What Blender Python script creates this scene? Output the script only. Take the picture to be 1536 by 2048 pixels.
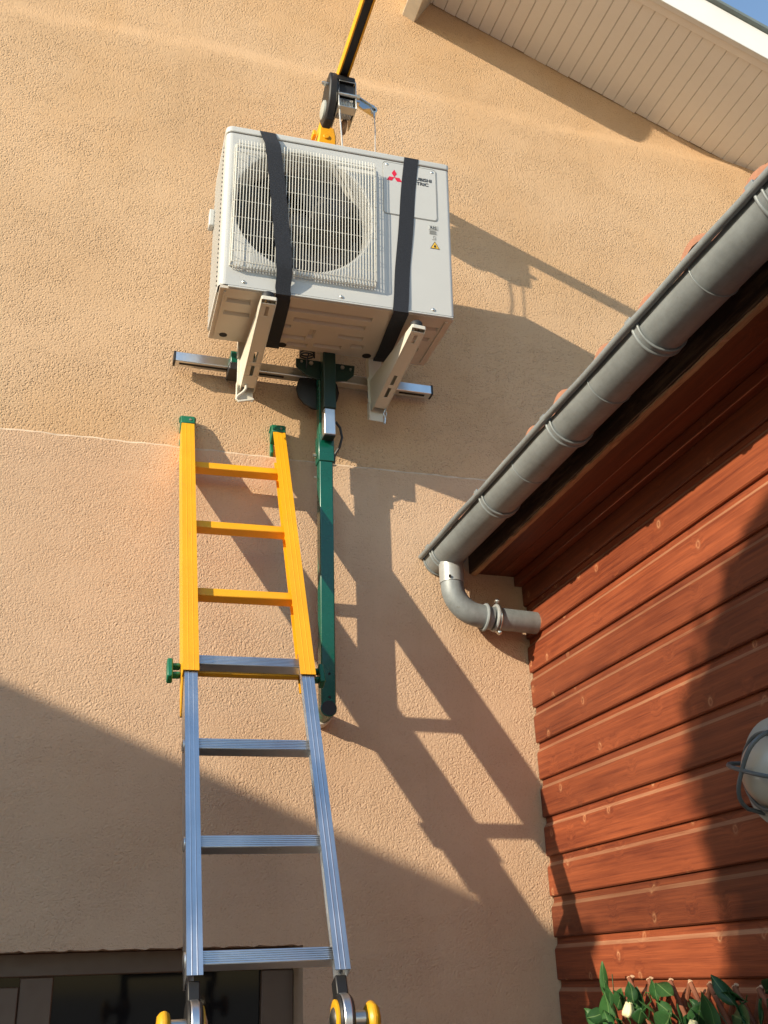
import bpy, math, random
from mathutils import Vector, Matrix
rnd = random.Random(7)
RAD = math.radians
sc = bpy.context.scene
for o in list(bpy.data.objects):
    bpy.data.objects.remove(o)

# ------------------------------------------------------------------ camera
H = 2.0                       # camera height above the ground; layout z values are relative to it
YAW, PITCH, ROLL = RAD(17.9488), RAD(24.1174), RAD(1.9957)
fw = Vector((math.sin(YAW)*math.cos(PITCH), math.cos(YAW)*math.cos(PITCH), math.sin(PITCH)))
rt = Vector((math.cos(YAW), -math.sin(YAW), 0))
dn = fw.cross(rt)
rt2 = rt*math.cos(ROLL) + dn*math.sin(ROLL)
dn2 = -rt*math.sin(ROLL) + dn*math.cos(ROLL)
cd = bpy.data.cameras.new('camera')
cd.sensor_fit = 'VERTICAL'; cd.sensor_height = 36.0; cd.lens = 36.0*2064.27/2048.0
cd.clip_start = 0.05; cd.clip_end = 2000
cam = bpy.data.objects.new('camera', cd)
sc.collection.objects.link(cam)
m3 = Matrix((rt2, -dn2, -fw)).transposed()
cam.matrix_world = Matrix.Translation((0, 0, H)) @ m3.to_4x4()
sc.camera = cam

# ------------------------------------------------------------------ light
SUN = Vector((2.12, 1.0, -0.888))          # direction the sunlight travels
w = bpy.data.worlds.new('World'); sc.world = w; w.use_nodes = True
nt = w.node_tree; bg = nt.nodes['Background']
sky = nt.nodes.new('ShaderNodeTexSky'); sky.sky_type = 'NISHITA'; sky.sun_disc = False
tos = -SUN
sky.sun_elevation = math.atan2(tos.z, math.hypot(tos.x, tos.y))
sky.sun_rotation = math.atan2(tos.x, tos.y)
sky.air_density = 1.3; sky.dust_density = 0.3; sky.ozone_density = 2.2
nt.links.new(sky.outputs['Color'], bg.inputs['Color'])
bg.inputs['Strength'].default_value = 0.15
ld = bpy.data.lights.new('sun', 'SUN'); ld.energy = 4.0; ld.angle = RAD(0.53); ld.color = (1.0, 0.86, 0.65)
sun = bpy.data.objects.new('sun', ld); sc.collection.objects.link(sun)
sun.rotation_euler = SUN.to_track_quat('-Z', 'Y').to_euler()
sc.view_settings.view_transform = 'Standard'; sc.view_settings.look = 'None'
sc.view_settings.exposure = 0.77; sc.view_settings.gamma = 1.0
sc.view_settings.use_curve_mapping = False
cy = sc.cycles; cy.max_bounces = 6; cy.diffuse_bounces = 4; cy.glossy_bounces = 3; cy.transmission_bounces = 2; cy.caustics_reflective = False; cy.caustics_refractive = False

# ------------------------------------------------------------------ helpers
def frame(d, up=Vector((0, 0, 1))):
    d = d.normalized()
    if abs(d.dot(up)) > 0.98: up = Vector((0, 1, 0)) if abs(d.y) < 0.9 else Vector((1, 0, 0))
    a = d.cross(up).normalized(); b = a.cross(d).normalized()
    return a, b

class MB:
    def __init__(s): s.v = []; s.f = []
    def add(s, vs, fs):
        n = len(s.v); s.v += [tuple(x) for x in vs]; s.f += [tuple(i+n for i in f) for f in fs]; return s
    def box(s, a, b):
        (x0, y0, z0), (x1, y1, z1) = a, b
        if x0 > x1: x0, x1 = x1, x0
        if y0 > y1: y0, y1 = y1, y0
        if z0 > z1: z0, z1 = z1, z0
        return s.add([(x0,y0,z0),(x1,y0,z0),(x1,y1,z0),(x0,y1,z0),(x0,y0,z1),(x1,y0,z1),(x1,y1,z1),(x0,y1,z1)],
                     [(3,2,1,0),(4,5,6,7),(0,1,5,4),(1,2,6,5),(2,3,7,6),(3,0,4,7)])
    def prism(s, poly, vec, closed=True):
        """extrude a list of 3-D points along vec"""
        n = len(poly); vec = Vector(vec); P = [Vector(p) for p in poly]
        vs = P + [p+vec for p in P]
        fs = [(i, (i+1) % n, n+(i+1) % n, n+i) for i in range(n if closed else n-1)]
        if closed: fs += [tuple(range(n-1, -1, -1)), tuple(range(n, 2*n))]
        return s.add(vs, fs)
    def tube(s, pts, r, n=10, caps=True, closed=False):
        P = [Vector(p) for p in pts]; k = len(P); vs = []; fs = []
        rr = r if isinstance(r, (list, tuple)) else [r]*k
        t0 = (P[1]-P[0]).normalized(); a, b = frame(t0)
        for i, p in enumerate(P):
            if closed: t = (P[(i+1) % k]-P[i-1]).normalized()
            else: t = ((P[min(i+1, k-1)]-P[max(i-1, 0)])).normalized()
            q = t0.rotation_difference(t); a = q @ a; b = q @ b; t0 = t
            for j in range(n):
                an = 2*math.pi*j/n
                vs.append(p + (a*math.cos(an)+b*math.sin(an))*rr[i])
        for i in range(k if closed else k-1):
            for j in range(n):
                i2 = (i+1) % k
                fs.append((i*n+j, i*n+(j+1) % n, i2*n+(j+1) % n, i2*n+j))
        if caps and not closed: fs += [tuple(range(n-1, -1, -1)), tuple(range((k-1)*n, k*n))]
        return s.add(vs, fs)
    def cyl(s, p, q, r, n=20): return s.tube([p, q], r, n)
    def lathe(s, o, axis, prof, n=24):
        """prof: (distance along axis, radius)"""
        o = Vector(o); axis = Vector(axis).normalized(); a, b = frame(axis); vs = []; fs = []
        for h, r in prof:
            for j in range(n):
                an = 2*math.pi*j/n; vs.append(o+axis*h+(a*math.cos(an)+b*math.sin(an))*r)
        for i in range(len(prof)-1):
            for j in range(n): fs.append((i*n+j, i*n+(j+1) % n, (i+1)*n+(j+1) % n, (i+1)*n+j))
        fs += [tuple(range(n-1, -1, -1)), tuple(range((len(prof)-1)*n, len(prof)*n))]
        return s.add(vs, fs)
    def obox(s, c, ax, ay, az):
        """box from centre and three half-axis vectors"""
        c, ax, ay, az = map(Vector, (c, ax, ay, az)); vs = []
        for k in (-1, 1):
            for (i, j) in ((-1,-1),(1,-1),(1,1),(-1,1)): vs.append(c+ax*i+ay*j+az*k)
        return s.add(vs, [(3,2,1,0),(4,5,6,7),(0,1,5,4),(1,2,6,5),(2,3,7,6),(3,0,4,7)])
    def build(s, name, mat, parent=None, off=(0, 0, 0), bevel=0, smooth=True, angle=35, seg=2):
        me = bpy.data.meshes.new(name)
        ox, oy, oz = off
        me.from_pydata([(x-ox, y-oy, z-oz) for x, y, z in s.v], [], s.f)
        me.validate(); me.update()
        if smooth:
            me.polygons.foreach_set('use_smooth', [True]*len(me.polygons))
            me.set_sharp_from_angle(angle=RAD(angle))
        if mat: me.materials.append(mat)
        return link(name, me, parent, bevel, seg)

def link(name, me, parent=None, bevel=0, seg=2):
    o = bpy.data.objects.new(name, me); sc.collection.objects.link(o)
    if parent: o.parent = parent
    if bevel:
        b = o.modifiers.new('bevel', 'BEVEL'); b.width = bevel; b.segments = seg; b.limit_method = 'ANGLE'; b.angle_limit = RAD(40)
        b.harden_normals = False
    return o
def tag(o, label=None, cat=None, group=None, kind=None):
    if label: o['label'] = label
    if cat: o['category'] = cat
    if group: o['group'] = group
    if kind: o['kind'] = kind
    return o
def thing(name, label, cat, loc, group=None, rot=None):
    """an Empty at the thing's base; loc is given in layout coordinates"""
    o = bpy.data.objects.new(name, None); sc.collection.objects.link(o)
    o.empty_display_size = 0.1
    M = Matrix.Translation((loc[0], loc[1], loc[2]+H))
    if rot is not None: M = M @ rot.to_4x4()
    o.matrix_world = M
    return tag(o, label, cat, group)
def text_mesh(s, size, name, mat, parent, loc, ax, ay, nrm, bold=0.0, align='LEFT', sx=1.0):
    c = bpy.data.curves.new(name, 'FONT'); c.body = s; c.size = size; c.align_x = align; c.offset = bold; c.extrude = 0.0004
    t = bpy.data.objects.new(name+'_curve', c); sc.collection.objects.link(t)
    dg = bpy.context.evaluated_depsgraph_get()
    me = bpy.data.meshes.new_from_object(t.evaluated_get(dg))
    bpy.data.objects.remove(t)
    M = Matrix((Vector(ax)*sx, Vector(ay), Vector(nrm))).transposed().to_4x4(); M.translation = Vector(loc)
    me.transform(M); me.materials.clear(); me.materials.append(mat); me.name = name
    return link(name, me, parent)

# ------------------------------------------------------------------ materials
class NT:
    def __init__(s, name):
        s.m = bpy.data.materials.new(name); s.m.use_nodes = True; s.t = s.m.node_tree
        s.b = s.t.nodes['Principled BSDF']
    def n(s, typ, **kw):
        x = s.t.nodes.new(typ)
        for k, v in kw.items():
            if k.startswith('_'): setattr(x, k[1:], v)
            else: x.inputs[k.replace('__', ' ')].default_value = v
        return x
    def l(s, a, b): s.t.links.new(a, b)
    def coord(s, which='Object'):
        return s.n('ShaderNodeTexCoord').outputs[which]
    def mapping(s, vec, scale=(1,1,1), rot=(0,0,0), loc=None):
        m = s.n('ShaderNodeMapping'); s.l(vec, m.inputs['Vector'])
        m.inputs['Scale'].default_value = scale; m.inputs['Rotation'].default_value = rot
        if loc is not None: s.l(loc, m.inputs['Location'])
        return m.outputs[0]
    def noise(s, vec, scale, detail=3, rough=0.55, dist=0.0):
        x = s.n('ShaderNodeTexNoise', Scale=scale, Detail=detail, Roughness=rough, Distortion=dist); s.l(vec, x.inputs['Vector']); return x.outputs['Fac']
    def ramp(s, fac, stops):
        r = s.n('ShaderNodeValToRGB'); e = r.color_ramp.elements
        while len(e) < len(stops): e.new(0.5)
        for el, (p, c) in zip(e, stops): el.position = p; el.color = (*c, 1) if len(c) == 3 else c
        s.l(fac, r.inputs[0]); return r.outputs[0]
    def mixc(s, fac, a, b, mode='MIX'):
        x = s.n('ShaderNodeMix', _data_type='RGBA', _blend_type=mode)
        for i, v in ((0, fac), (6, a), (7, b)):
            if hasattr(v, 'is_output') or isinstance(v, bpy.types.NodeSocket): s.l(v, x.inputs[i])
            elif i == 0: x.inputs[0].default_value = v
            else: x.inputs[i].default_value = (*v, 1)
        return x.outputs[2]
    def math(s, op, a, b=0.0, clamp=False):
        x = s.n('ShaderNodeMath', _operation=op, _use_clamp=clamp)
        for i, v in enumerate((a, b)):
            if isinstance(v, bpy.types.NodeSocket): s.l(v, x.inputs[i])
            else: x.inputs[i].default_value = v
        return x.outputs[0]
    def bump(s, h, strength, dist, nrm=None):
        b = s.n('ShaderNodeBump', Strength=strength, Distance=dist); s.l(h, b.inputs['Height'])
        if nrm is not None: s.l(nrm, b.inputs['Normal'])
        return b.outputs[0]
    def set(s, **kw):
        for k, v in kw.items():
            k = k.replace('__', ' ')
            if isinstance(v, bpy.types.NodeSocket): s.l(v, s.b.inputs[k])
            else: s.b.inputs[k].default_value = (*v, 1) if k == 'Base Color' else v
        return s.m

def simple(name, col, rough=0.5, metal=0.0, var=0.12, vscale=14.0, bump=0.0, spec=0.5, coat=0.0, scuff=0.0, scol=(0.10, 0.08, 0.06)):
    t = NT(name); p = t.coord()
    n = t.noise(p, vscale, 5, 0.6)
    c = t.mixc(t.math('MULTIPLY', t.math('SUBTRACT', n, 0.35, True), 2.0, True), tuple(x*(1-var) for x in col), tuple(min(1, x*(1+var)) for x in col))
    if scuff:
        sm = t.ramp(t.noise(t.mapping(p, (3.0, 0.8, 3.0)), 26, 6, 0.75), [(0.60, (0,)*3), (0.70, (1,)*3)])
        c = t.mixc(t.math('MULTIPLY', sm, scuff), c, scol)
    kw = dict(Base__Color=c, Metallic=metal, Specular__IOR__Level=spec, Coat__Weight=coat)
    kw['Roughness'] = t.math('ADD', t.math('MULTIPLY', t.noise(p, vscale*2.3, 3), 0.25), rough-0.12)
    if bump: kw['Normal'] = t.bump(t.noise(p, vscale*12, 4), bump, 0.002)
    return t.set(**kw)

def stucco(name, colA, colB, scale, pits, dist, strength, stain, smear):
    t = NT(name); p = t.n('ShaderNodeNewGeometry').outputs['Position']
    big = t.noise(p, 1.6, 4, 0.6)
    warp = t.n('ShaderNodeTexNoise', Scale=34.0, Detail=1.0); t.l(p, warp.inputs['Vector'])
    add = t.n('ShaderNodeVectorMath', _operation='MULTIPLY_ADD'); t.l(warp.outputs['Color'], add.inputs[0]); add.inputs[1].default_value = (smear,)*3; t.l(p, add.inputs[2])
    q = add.outputs[0]
    grain = t.noise(q, scale, 3.0, 0.6)
    pit = t.n('ShaderNodeTexVoronoi', Scale=scale*0.62, Randomness=1.0); t.l(q, pit.inputs['Vector'])
    hole = t.ramp(pit.outputs['Distance'], [(0.10, (0,)*3), (0.42, (1,)*3)])
    h = t.math('ADD', t.math('MULTIPLY', grain, 1.0), t.math('MULTIPLY', hole, pits))
    bn = t.n('ShaderNodeBump', Distance=dist); t.l(h, bn.inputs['Height'])
    trowel = t.noise(t.mapping(p, (1, 1, 2.2)), 4.5, 3, 0.6)
    t.l(t.math('MULTIPLY', t.ramp(trowel, [(0.34, (0.50,)*3), (0.60, (1,)*3)]), strength), bn.inputs['Strength']); nrm = bn.outputs[0]
    col = t.mixc(t.ramp(big, [(0.36, (0,)*3), (0.64, (1,)*3)]), colA, colB)
    st = t.ramp(t.noise(t.mapping(p, (0.8, 1, 0.45)), 2.6, 4, 0.65), [(0.50, (0,)*3), (0.72, (1,)*3)])
    col = t.mixc(t.math('MULTIPLY', st, 0.40), col, stain)
    col = t.mixc(t.math('MULTIPLY', t.math('SUBTRACT', 1.0, hole), min(0.5, pits*0.35)), col, tuple(x*0.55 for x in colA))  # pits darkened in the colour, standing in for shade inside them
    drip = t.ramp(t.noise(t.mapping(p, (9, 1, 0.35)), 1.6, 5, 0.7), [(0.56, (0,)*3), (0.74, (1,)*3)])
    col = t.mixc(t.math('MULTIPLY', drip, 0.16), col, tuple(x*0.66 for x in colA))
    return t.set(Base__Color=col, Roughness=0.92, Specular__IOR__Level=0.15, Normal=nrm)

def wood(name, light, dark, knot, rough=0.42, wear=0.0, knots=0.75):
    t = NT(name); p = t.coord()
    oi = t.n('ShaderNodeObjectInfo')
    offv = t.n('ShaderNodeCombineXYZ')
    for i, k in enumerate((3.7, 11.3, 5.1)): t.l(t.math('MULTIPLY', oi.outputs['Random'], k), offv.inputs[i])
    q = t.mapping(p, (1, 0.022, 1), loc=offv.outputs[0]); qk = t.mapping(p, (0, 1.0, 0.75), loc=offv.outputs[0])
    kv = t.n('ShaderNodeTexVoronoi', Scale=7.5, Randomness=1.0, _voronoi_dimensions='2D'); sx_ = t.n('ShaderNodeSeparateXYZ'); t.l(qk, sx_.inputs[0]); cx_ = t.n('ShaderNodeCombineXYZ'); t.l(sx_.outputs[1], cx_.inputs[0]); t.l(sx_.outputs[2], cx_.inputs[1]); t.l(cx_.outputs[0], kv.inputs['Vector'])
    kd = kv.outputs['Distance']
    near = t.ramp(kd, [(0.0, (1,)*3), (0.10, (0.5,)*3), (0.26, (0,)*3)])
    ad = t.n('ShaderNodeVectorMath', _operation='MULTIPLY_ADD'); cb = t.n('ShaderNodeCombineXYZ')
    for i in range(3): t.l(near, cb.inputs[i])
    t.l(cb.outputs[0], ad.inputs[0]); ad.inputs[1].default_value = (0.012, 0.0, 0.012); t.l(q, ad.inputs[2])
    g1 = t.noise(ad.outputs[0], 85, 3, 0.6, 0.2); g2 = t.noise(ad.outputs[0], 330, 2, 0.6)
    blot = t.noise(t.mapping(p, (1, 0.35, 1), loc=offv.outputs[0]), 6.0, 5, 0.65)
    f = t.math('ADD', t.math('MULTIPLY', g1, 0.48), t.math('ADD', t.math('MULTIPLY', g2, 0.28), t.math('MULTIPLY', blot, 0.38)))
    col = t.mixc(t.ramp(f, [(0.43, (0,)*3), (0.70, (1,)*3)]), dark, light)
    ringv = t.ramp(kd, [(0.0, (0.35,)*3), (0.030, (0.15,)*3), (0.050, (1,)*3), (0.068, (0.25,)*3), (0.10, (0,)*3)])
    big = t.n('ShaderNodeSeparateColor'); t.l(kv.outputs['Color'], big.inputs[0])
    some = t.math('GREATER_THAN', big.outputs[0], 0.35)
    soft = t.noise(p, 55, 3, 0.6)
    kvar = t.math('MULTIPLY', t.math('MULTIPLY', t.math('MULTIPLY', ringv, some), knots), t.ramp(soft, [(0.35, (0.2,)*3), (0.6, (1,)*3)]))
    col = t.mixc(kvar, col, knot)
    hue = t.n('ShaderNodeHueSaturation'); t.l(col, hue.inputs['Color'])
    t.l(t.math('ADD', t.math('MULTIPLY', oi.outputs['Random'], 0.55), 0.70), hue.inputs['Value'])
    col = hue.outputs[0]
    if wear:
        wv = t.ramp(t.noise(t.mapping(p, (1, 0.12, 1)), 26, 5, 0.7), [(0.50, (0,)*3), (0.66, (1,)*3)])
        col = t.mixc(t.math('MULTIPLY', wv, wear), col, (0.42, 0.27, 0.16))
    nrm = t.bump(t.math('ADD', g1, t.math('MULTIPLY', g2, 0.4)), 0.22, 0.004)
    return t.set(Base__Color=col, Roughness=t.math('ADD', t.math('MULTIPLY', blot, 0.25), rough-0.1), Specular__IOR__Level=0.45, Normal=nrm)

def brushed(name, col, rough, stretch=(1, 1, 0.02), metal=1.0, scratch=0.10):
    t = NT(name); p = t.coord()
    g = t.noise(t.mapping(p, stretch), 240, 3, 0.6); b = t.noise(p, 9, 5, 0.65)
    c = t.mixc(t.ramp(b, [(0.3, (0,)*3), (0.7, (1,)*3)]), tuple(x*0.82 for x in col), col)
    r = t.math('ADD', t.math('ADD', t.math('MULTIPLY', g, scratch), t.math('MULTIPLY', b, 0.16)), rough-0.12)
    return t.set(Base__Color=c, Metallic=metal, Roughness=r, Normal=t.bump(g, 0.05, 0.001))

def zinc(name, col, rough):
    t = NT(name); p = t.coord()
    v = t.n('ShaderNodeTexVoronoi', Scale=70.0); t.l(p, v.inputs['Vector'])
    b = t.noise(p, 6, 6, 0.65); sp = t.noise(p, 60, 4, 0.65)
    streak = t.noise(t.mapping(p, (5, 0.5, 1.2)), 9, 5, 0.6)
    f = t.math('ADD', t.math('MULTIPLY', b, 0.5), t.math('ADD', t.math('MULTIPLY', sp, 0.25), t.math('MULTIPLY', streak, 0.3)))
    c = t.mixc(t.ramp(f, [(0.36, (0,)*3), (0.68, (1,)*3)]), tuple(x*0.66 for x in col), tuple(x*1.12 for x in col))
    dirt = t.ramp(t.noise(p, 34, 6, 0.75), [(0.63, (0,)*3), (0.72, (1,)*3)])
    c = t.mixc(t.math('MULTIPLY', dirt, 0.5), c, (0.16, 0.14, 0.11))
    return t.set(Base__Color=c, Metallic=0.25, Roughness=t.math('ADD', t.math('MULTIPLY', f, 0.3), rough-0.12), Normal=t.bump(sp, 0.06, 0.002))

def leaf_mat(name, a, b):
    t = NT(name); p = t.coord('Generated'); oi = t.n('ShaderNodeObjectInfo')
    n = t.noise(t.coord(), 40, 4, 0.6)
    c = t.mixc(oi.outputs['Random'], a, b)
    c = t.mixc(t.math('MULTIPLY', n, 0.5), c, tuple(x*0.55 for x in a))
    sep = t.n('ShaderNodeSeparateXYZ'); t.l(p, sep.inputs[0])
    d = t.math('ABSOLUTE', t.math('SUBTRACT', sep.outputs[0], 0.5))
    rib = t.ramp(d, [(0.0, (1,)*3), (0.035, (0,)*3)])
    c = t.mixc(t.math('MULTIPLY', rib, 0.5), c, (0.22, 0.34, 0.12))
    return t.set(Base__Color=c, Roughness=0.5, Specular__IOR__Level=0.4, Normal=t.bump(n, 0.35, 0.003))

M = {}
M['stucco_up'] = stucco('roughcast_upper', (0.545, 0.362, 0.212), (0.600, 0.412, 0.255), 180.0, 0.60, 0.0047, 1.0, (0.575, 0.350, 0.172), 0.010)
M['stucco_lo'] = stucco('roughcast_lower', (0.570, 0.388, 0.250), (0.615, 0.434, 0.292), 165.0, 0.26, 0.0047, 1.0, (0.555, 0.355, 0.222), 0.018)
M['seam_edge'] = simple('bare_render_edge', (0.66, 0.51, 0.37), 0.9, var=0.3, vscale=22, scuff=0.8, scol=(0.50, 0.34, 0.21))
M['plain_render'] = simple('plain_render', (0.55, 0.40, 0.28), 0.9, var=0.1, vscale=3)
M['wood_red'] = wood('stained_cladding', (0.240, 0.058, 0.0195), (0.102, 0.0190, 0.0072), (0.50, 0.25, 0.125), rough=0.56)
M['wood_scoop'] = wood('cladding_groove_sheen', (0.33, 0.165, 0.092), (0.19, 0.066, 0.032), (0.46, 0.25, 0.13), rough=0.45, knots=0.3)  # lighter tone painted on the groove faces in place of reflected sky
M['wood_soffit'] = wood('stained_soffit', (0.20, 0.042, 0.014), (0.085, 0.016, 0.007), (0.30, 0.10, 0.045), knots=0.4)
M['wood_fascia'] = wood('weathered_fascia', (0.070, 0.034, 0.018), (0.018, 0.010, 0.007), (0.10, 0.06, 0.03), wear=0.30, rough=0.7)
M['wood_edge'] = wood('peeled_edge', (0.45, 0.28, 0.15), (0.20, 0.09, 0.04), (0.5, 0.3, 0.2), wear=0.5, rough=0.7)
M['zinc'] = zinc('zinc_gutter', (0.255, 0.285, 0.295), 0.50)
M['zinc_new'] = zinc('zinc_bright', (0.40, 0.42, 0.42), 0.36)
M['steel'] = brushed('zinc_plated_steel', (0.66, 0.66, 0.62), 0.30)
M['alu'] = brushed('aluminium_rail', (0.76, 0.78, 0.80), 0.34, (1, 1, 0.02))
M['alu_rung'] = brushed('aluminium_rung', (0.76, 0.78, 0.80), 0.30, (0.02, 1, 1))
M['yellow'] = simple('yellow_paint', (0.80, 0.375, 0.010), 0.42, var=0.10, vscale=7, scuff=0.35, scol=(0.35, 0.20, 0.06))
M['yellow_knob'] = simple('yellow_plastic', (0.70, 0.36, 0.015), 0.4, var=0.06)
M['green'] = simple('green_paint', (0.002, 0.094, 0.060), 0.26, var=0.14, vscale=8, coat=0.2, scuff=0.4, scol=(0.05, 0.09, 0.07))
M['plate'] = simple('shaded_green_paint', (0.003, 0.026, 0.019), 0.4, var=0.15, scuff=0.2, scol=(0.03, 0.05, 0.04))  # green paint darkened in colour to carry the shade under the unit
M['green_cap'] = simple('green_plastic', (0.006, 0.14, 0.075), 0.42, var=0.08)
M['black'] = simple('black_plastic', (0.012, 0.012, 0.013), 0.5, var=0.15)
M['rubber'] = simple('black_rubber', (0.02, 0.021, 0.023), 0.6, var=0.15)
M['white_case'] = simple('ivory_casing', (0.495, 0.505, 0.495), 0.40, var=0.03, vscale=5, scuff=0.10, scol=(0.30, 0.28, 0.24))
M['guard'] = simple('ivory_wire', (0.66, 0.65, 0.59), 0.42, var=0.03)
M['pan'] = simple('base_pan', (0.58, 0.52, 0.44), 0.42, var=0.05, vscale=6)
M['fan'] = simple('fan_plastic', (0.014, 0.013, 0.012), 0.5, var=0.15)
M['dark'] = simple('dark_inside', (0.012, 0.011, 0.010), 0.8, var=0.1)
M['fin'] = simple('coil_fins', (0.012, 0.011, 0.010), 0.6, metal=0.0)
M['bracket'] = simple('ivory_bracket', (0.66, 0.63, 0.54), 0.33, var=0.05, vscale=7)
M['logo_red'] = simple('red_print', (0.62, 0.012, 0.045), 0.4, var=0.02)
M['print'] = simple('black_print', (0.02, 0.02, 0.022), 0.45, var=0.05)
M['print_grey'] = simple('grey_print', (0.30, 0.31, 0.30), 0.5, var=0.05)
M['sticker'] = simple('grey_sticker', (0.56, 0.57, 0.55), 0.45, var=0.03)
M['warn'] = simple('yellow_sticker', (0.75, 0.47, 0.05), 0.45, var=0.04)
M['white_pvc'] = simple('white_fascia_paint', (0.76, 0.77, 0.75), 0.5, var=0.04, vscale=4)
M['soffit'] = simple('cream_soffit_board', (0.84, 0.83, 0.80), 0.45, var=0.04, vscale=5)
M['purlin'] = simple('painted_beam', (0.60, 0.55, 0.46), 0.6, var=0.12, vscale=16)
M['frame'] = simple('beige_window_frame', (0.120, 0.070, 0.045), 0.45, var=0.08)
M['tile'] = simple('terracotta', (0.55, 0.27, 0.17), 0.85, var=0.25, vscale=20, bump=0.3)
M['tile_dark'] = simple('roof_edge_trim', (0.16, 0.19, 0.18), 0.5, var=0.15)
M['lamp_base'] = simple('grey_lamp_body', (0.36, 0.385, 0.36), 0.5, var=0.08, vscale=10, bump=0.1)
M['lamp_cage'] = simple('grey_lamp_cage', (0.10, 0.12, 0.125), 0.42, var=0.1)
M['stick'] = simple('willow_stick', (0.22, 0.075, 0.035), 0.7, var=0.3, vscale=40)
M['stick_end'] = simple('willow_cut_end', (0.62, 0.42, 0.26), 0.8, var=0.1)
M['leaf'] = leaf_mat('fabric_leaf', (0.014, 0.058, 0.016), (0.040, 0.125, 0.030))
M['petal'] = simple('cream_petal', (0.74, 0.70, 0.42), 0.6, var=0.08, vscale=30)
M['cream_pad'] = simple('foam_pad', (0.75, 0.70, 0.62), 0.8, var=0.1)
M['cable'] = simple('steel_cable', (0.60, 0.58, 0.54), 0.45, metal=0.5, var=0.2, vscale=200)
M['paving'] = simple('beige_paving', (0.46, 0.40, 0.33), 0.85, var=0.15, vscale=2.5, bump=0.1)
M['clearpane'] = NT('frosted_glass').set(Base__Color=(0.44, 0.42, 0.35), Roughness=0.28, Specular__IOR__Level=0.5)

def strap_mat():
    t = NT('woven_strap'); p = t.coord()
    wv = t.n('ShaderNodeTexWave', Scale=230.0, Distortion=0.6, Detail=1.0); wv.bands_direction = 'Z'; t.l(p, wv.inputs['Vector'])
    n = t.noise(p, 300, 3, 0.7)
    c = t.mixc(t.ramp(n, [(0.25, (0,)*3), (0.75, (1,)*3)]), (0.009, 0.011, 0.016), (0.036, 0.041, 0.052))
    return t.set(Base__Color=c, Roughness=0.75, Normal=t.bump(t.math('ADD', wv.outputs['Fac'], n), 0.5, 0.001), Specular__IOR__Level=0.3)
M['strap'] = strap_mat()
def glass_mat():
    t = NT('dark_window_glass')
    return t.set(Base__Color=(0.008, 0.008, 0.009), Roughness=0.06, Specular__IOR__Level=0.16)
M['glass'] = glass_mat()

W = 3.213                     # distance of the house wall from the camera
XS = 1.553                    # plane of the shed's cladding
GZ = -H                       # ground

# ------------------------------------------------------------------ ground
g = MB(); g.add([(-300, -300, GZ), (300, -300, GZ), (300, 300, GZ), (-300, 300, GZ)], [(0, 1, 2, 3)])
tag(g.build('ground', M['paving'], None, (0, 0, -H)), kind='structure')

# ------------------------------------------------------------------ house
house = thing('house', 'peach roughcast house gable with white rake board and a dark window', 'house', (0.6, W, GZ))
HO = (0.6, W, GZ)
WX0, WX1 = -4.6, 4.4
# lower coat of render, its top edge slightly wavy, window opening cut out
def seam_z(x): return 1.685 + 0.0012*math.sin(x*5.1) + 0.0012*math.sin(x*31+1) + 0.0010*math.sin(x*77)
WZ, WXR, WXL, WZB = 0.087, 0.744, -1.6, -1.15
b = MB()
N = 240
xs_ = [WX0+(WX1-WX0)*i/N for i in range(N+1)]
def lint(x): return WZ + 0.0012*math.sin(x*83) + 0.0012*math.sin(x*141+2) + 0.001*math.sin(x*229)
LX = [-1.6+(WXR+1.6)*i/160 for i in range(161)]
allx = sorted(set([x for x in xs_ if not (WXL < x < WXR)]+LX))
vs = []; fs = []
for i, x in enumerate(allx):
    vs += [(x, W+0.0075, seam_z(x)+0.0045), (x, W, seam_z(x)-0.0035-0.0025*(0.5+0.5*math.sin(x*13)*math.sin(x*41+2))), (x, W, lint(x) if WXL <= x <= WXR else WZ)]
    if i:
        k = 3*i
        fs += [(k-3, k, k+1, k-2), (k-2, k+1, k+2, k-1)]
b.add(vs, fs)
b.add([(WXR, W, WZ), (WX1, W, WZ), (WX1, W, GZ-0.1), (WXR, W, GZ-0.1)], [(0, 3, 2, 1)][::-1])
b.add([(WX0, W, WZ), (WXL, W, WZ), (WXL, W, GZ-0.1), (WX0, W, GZ-0.1)], [(0, 1, 2, 3)])
b.add([(WXL, W, WZB), (WXR, W, WZB), (WXR, W, GZ-0.1), (WXL, W, GZ-0.1)], [(0, 1, 2, 3)])
D = 0.20
vs = []; fs = []
for i, x in enumerate(LX):
    vs += [(x, W, lint(x)), (x, W+D, WZ)]
    if i: fs.append((2*i-2, 2*i, 2*i+1, 2*i-1))
b.add(vs, fs)
b.add([(WXR, W, WZ), (WXR, W+D, WZ), (WXR, W+D, WZB), (WXR, W, WZB)], [(0, 1, 2, 3)])
b.add([(WXL, W, WZ), (WXL, W+D, WZ), (WXL, W+D, WZB), (WXL, W, WZB)], [(3, 2, 1, 0)])
b.add([(WXL, W, WZB), (WXR, W, WZB), (WXR, W+D, WZB), (WXL, W+D, WZB)], [(0, 1, 2, 3)])
lw = b.build('lower_wall', M['stucco_lo'], house, HO)
lw.data.materials.append(M['seam_edge'])
for po in lw.data.polygons:
    if po.center.z-GZ < 6 and abs(po.center.z+HO[2]-1.686) < 0.02 and po.area < 0.004: po.material_index = 1
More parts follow.
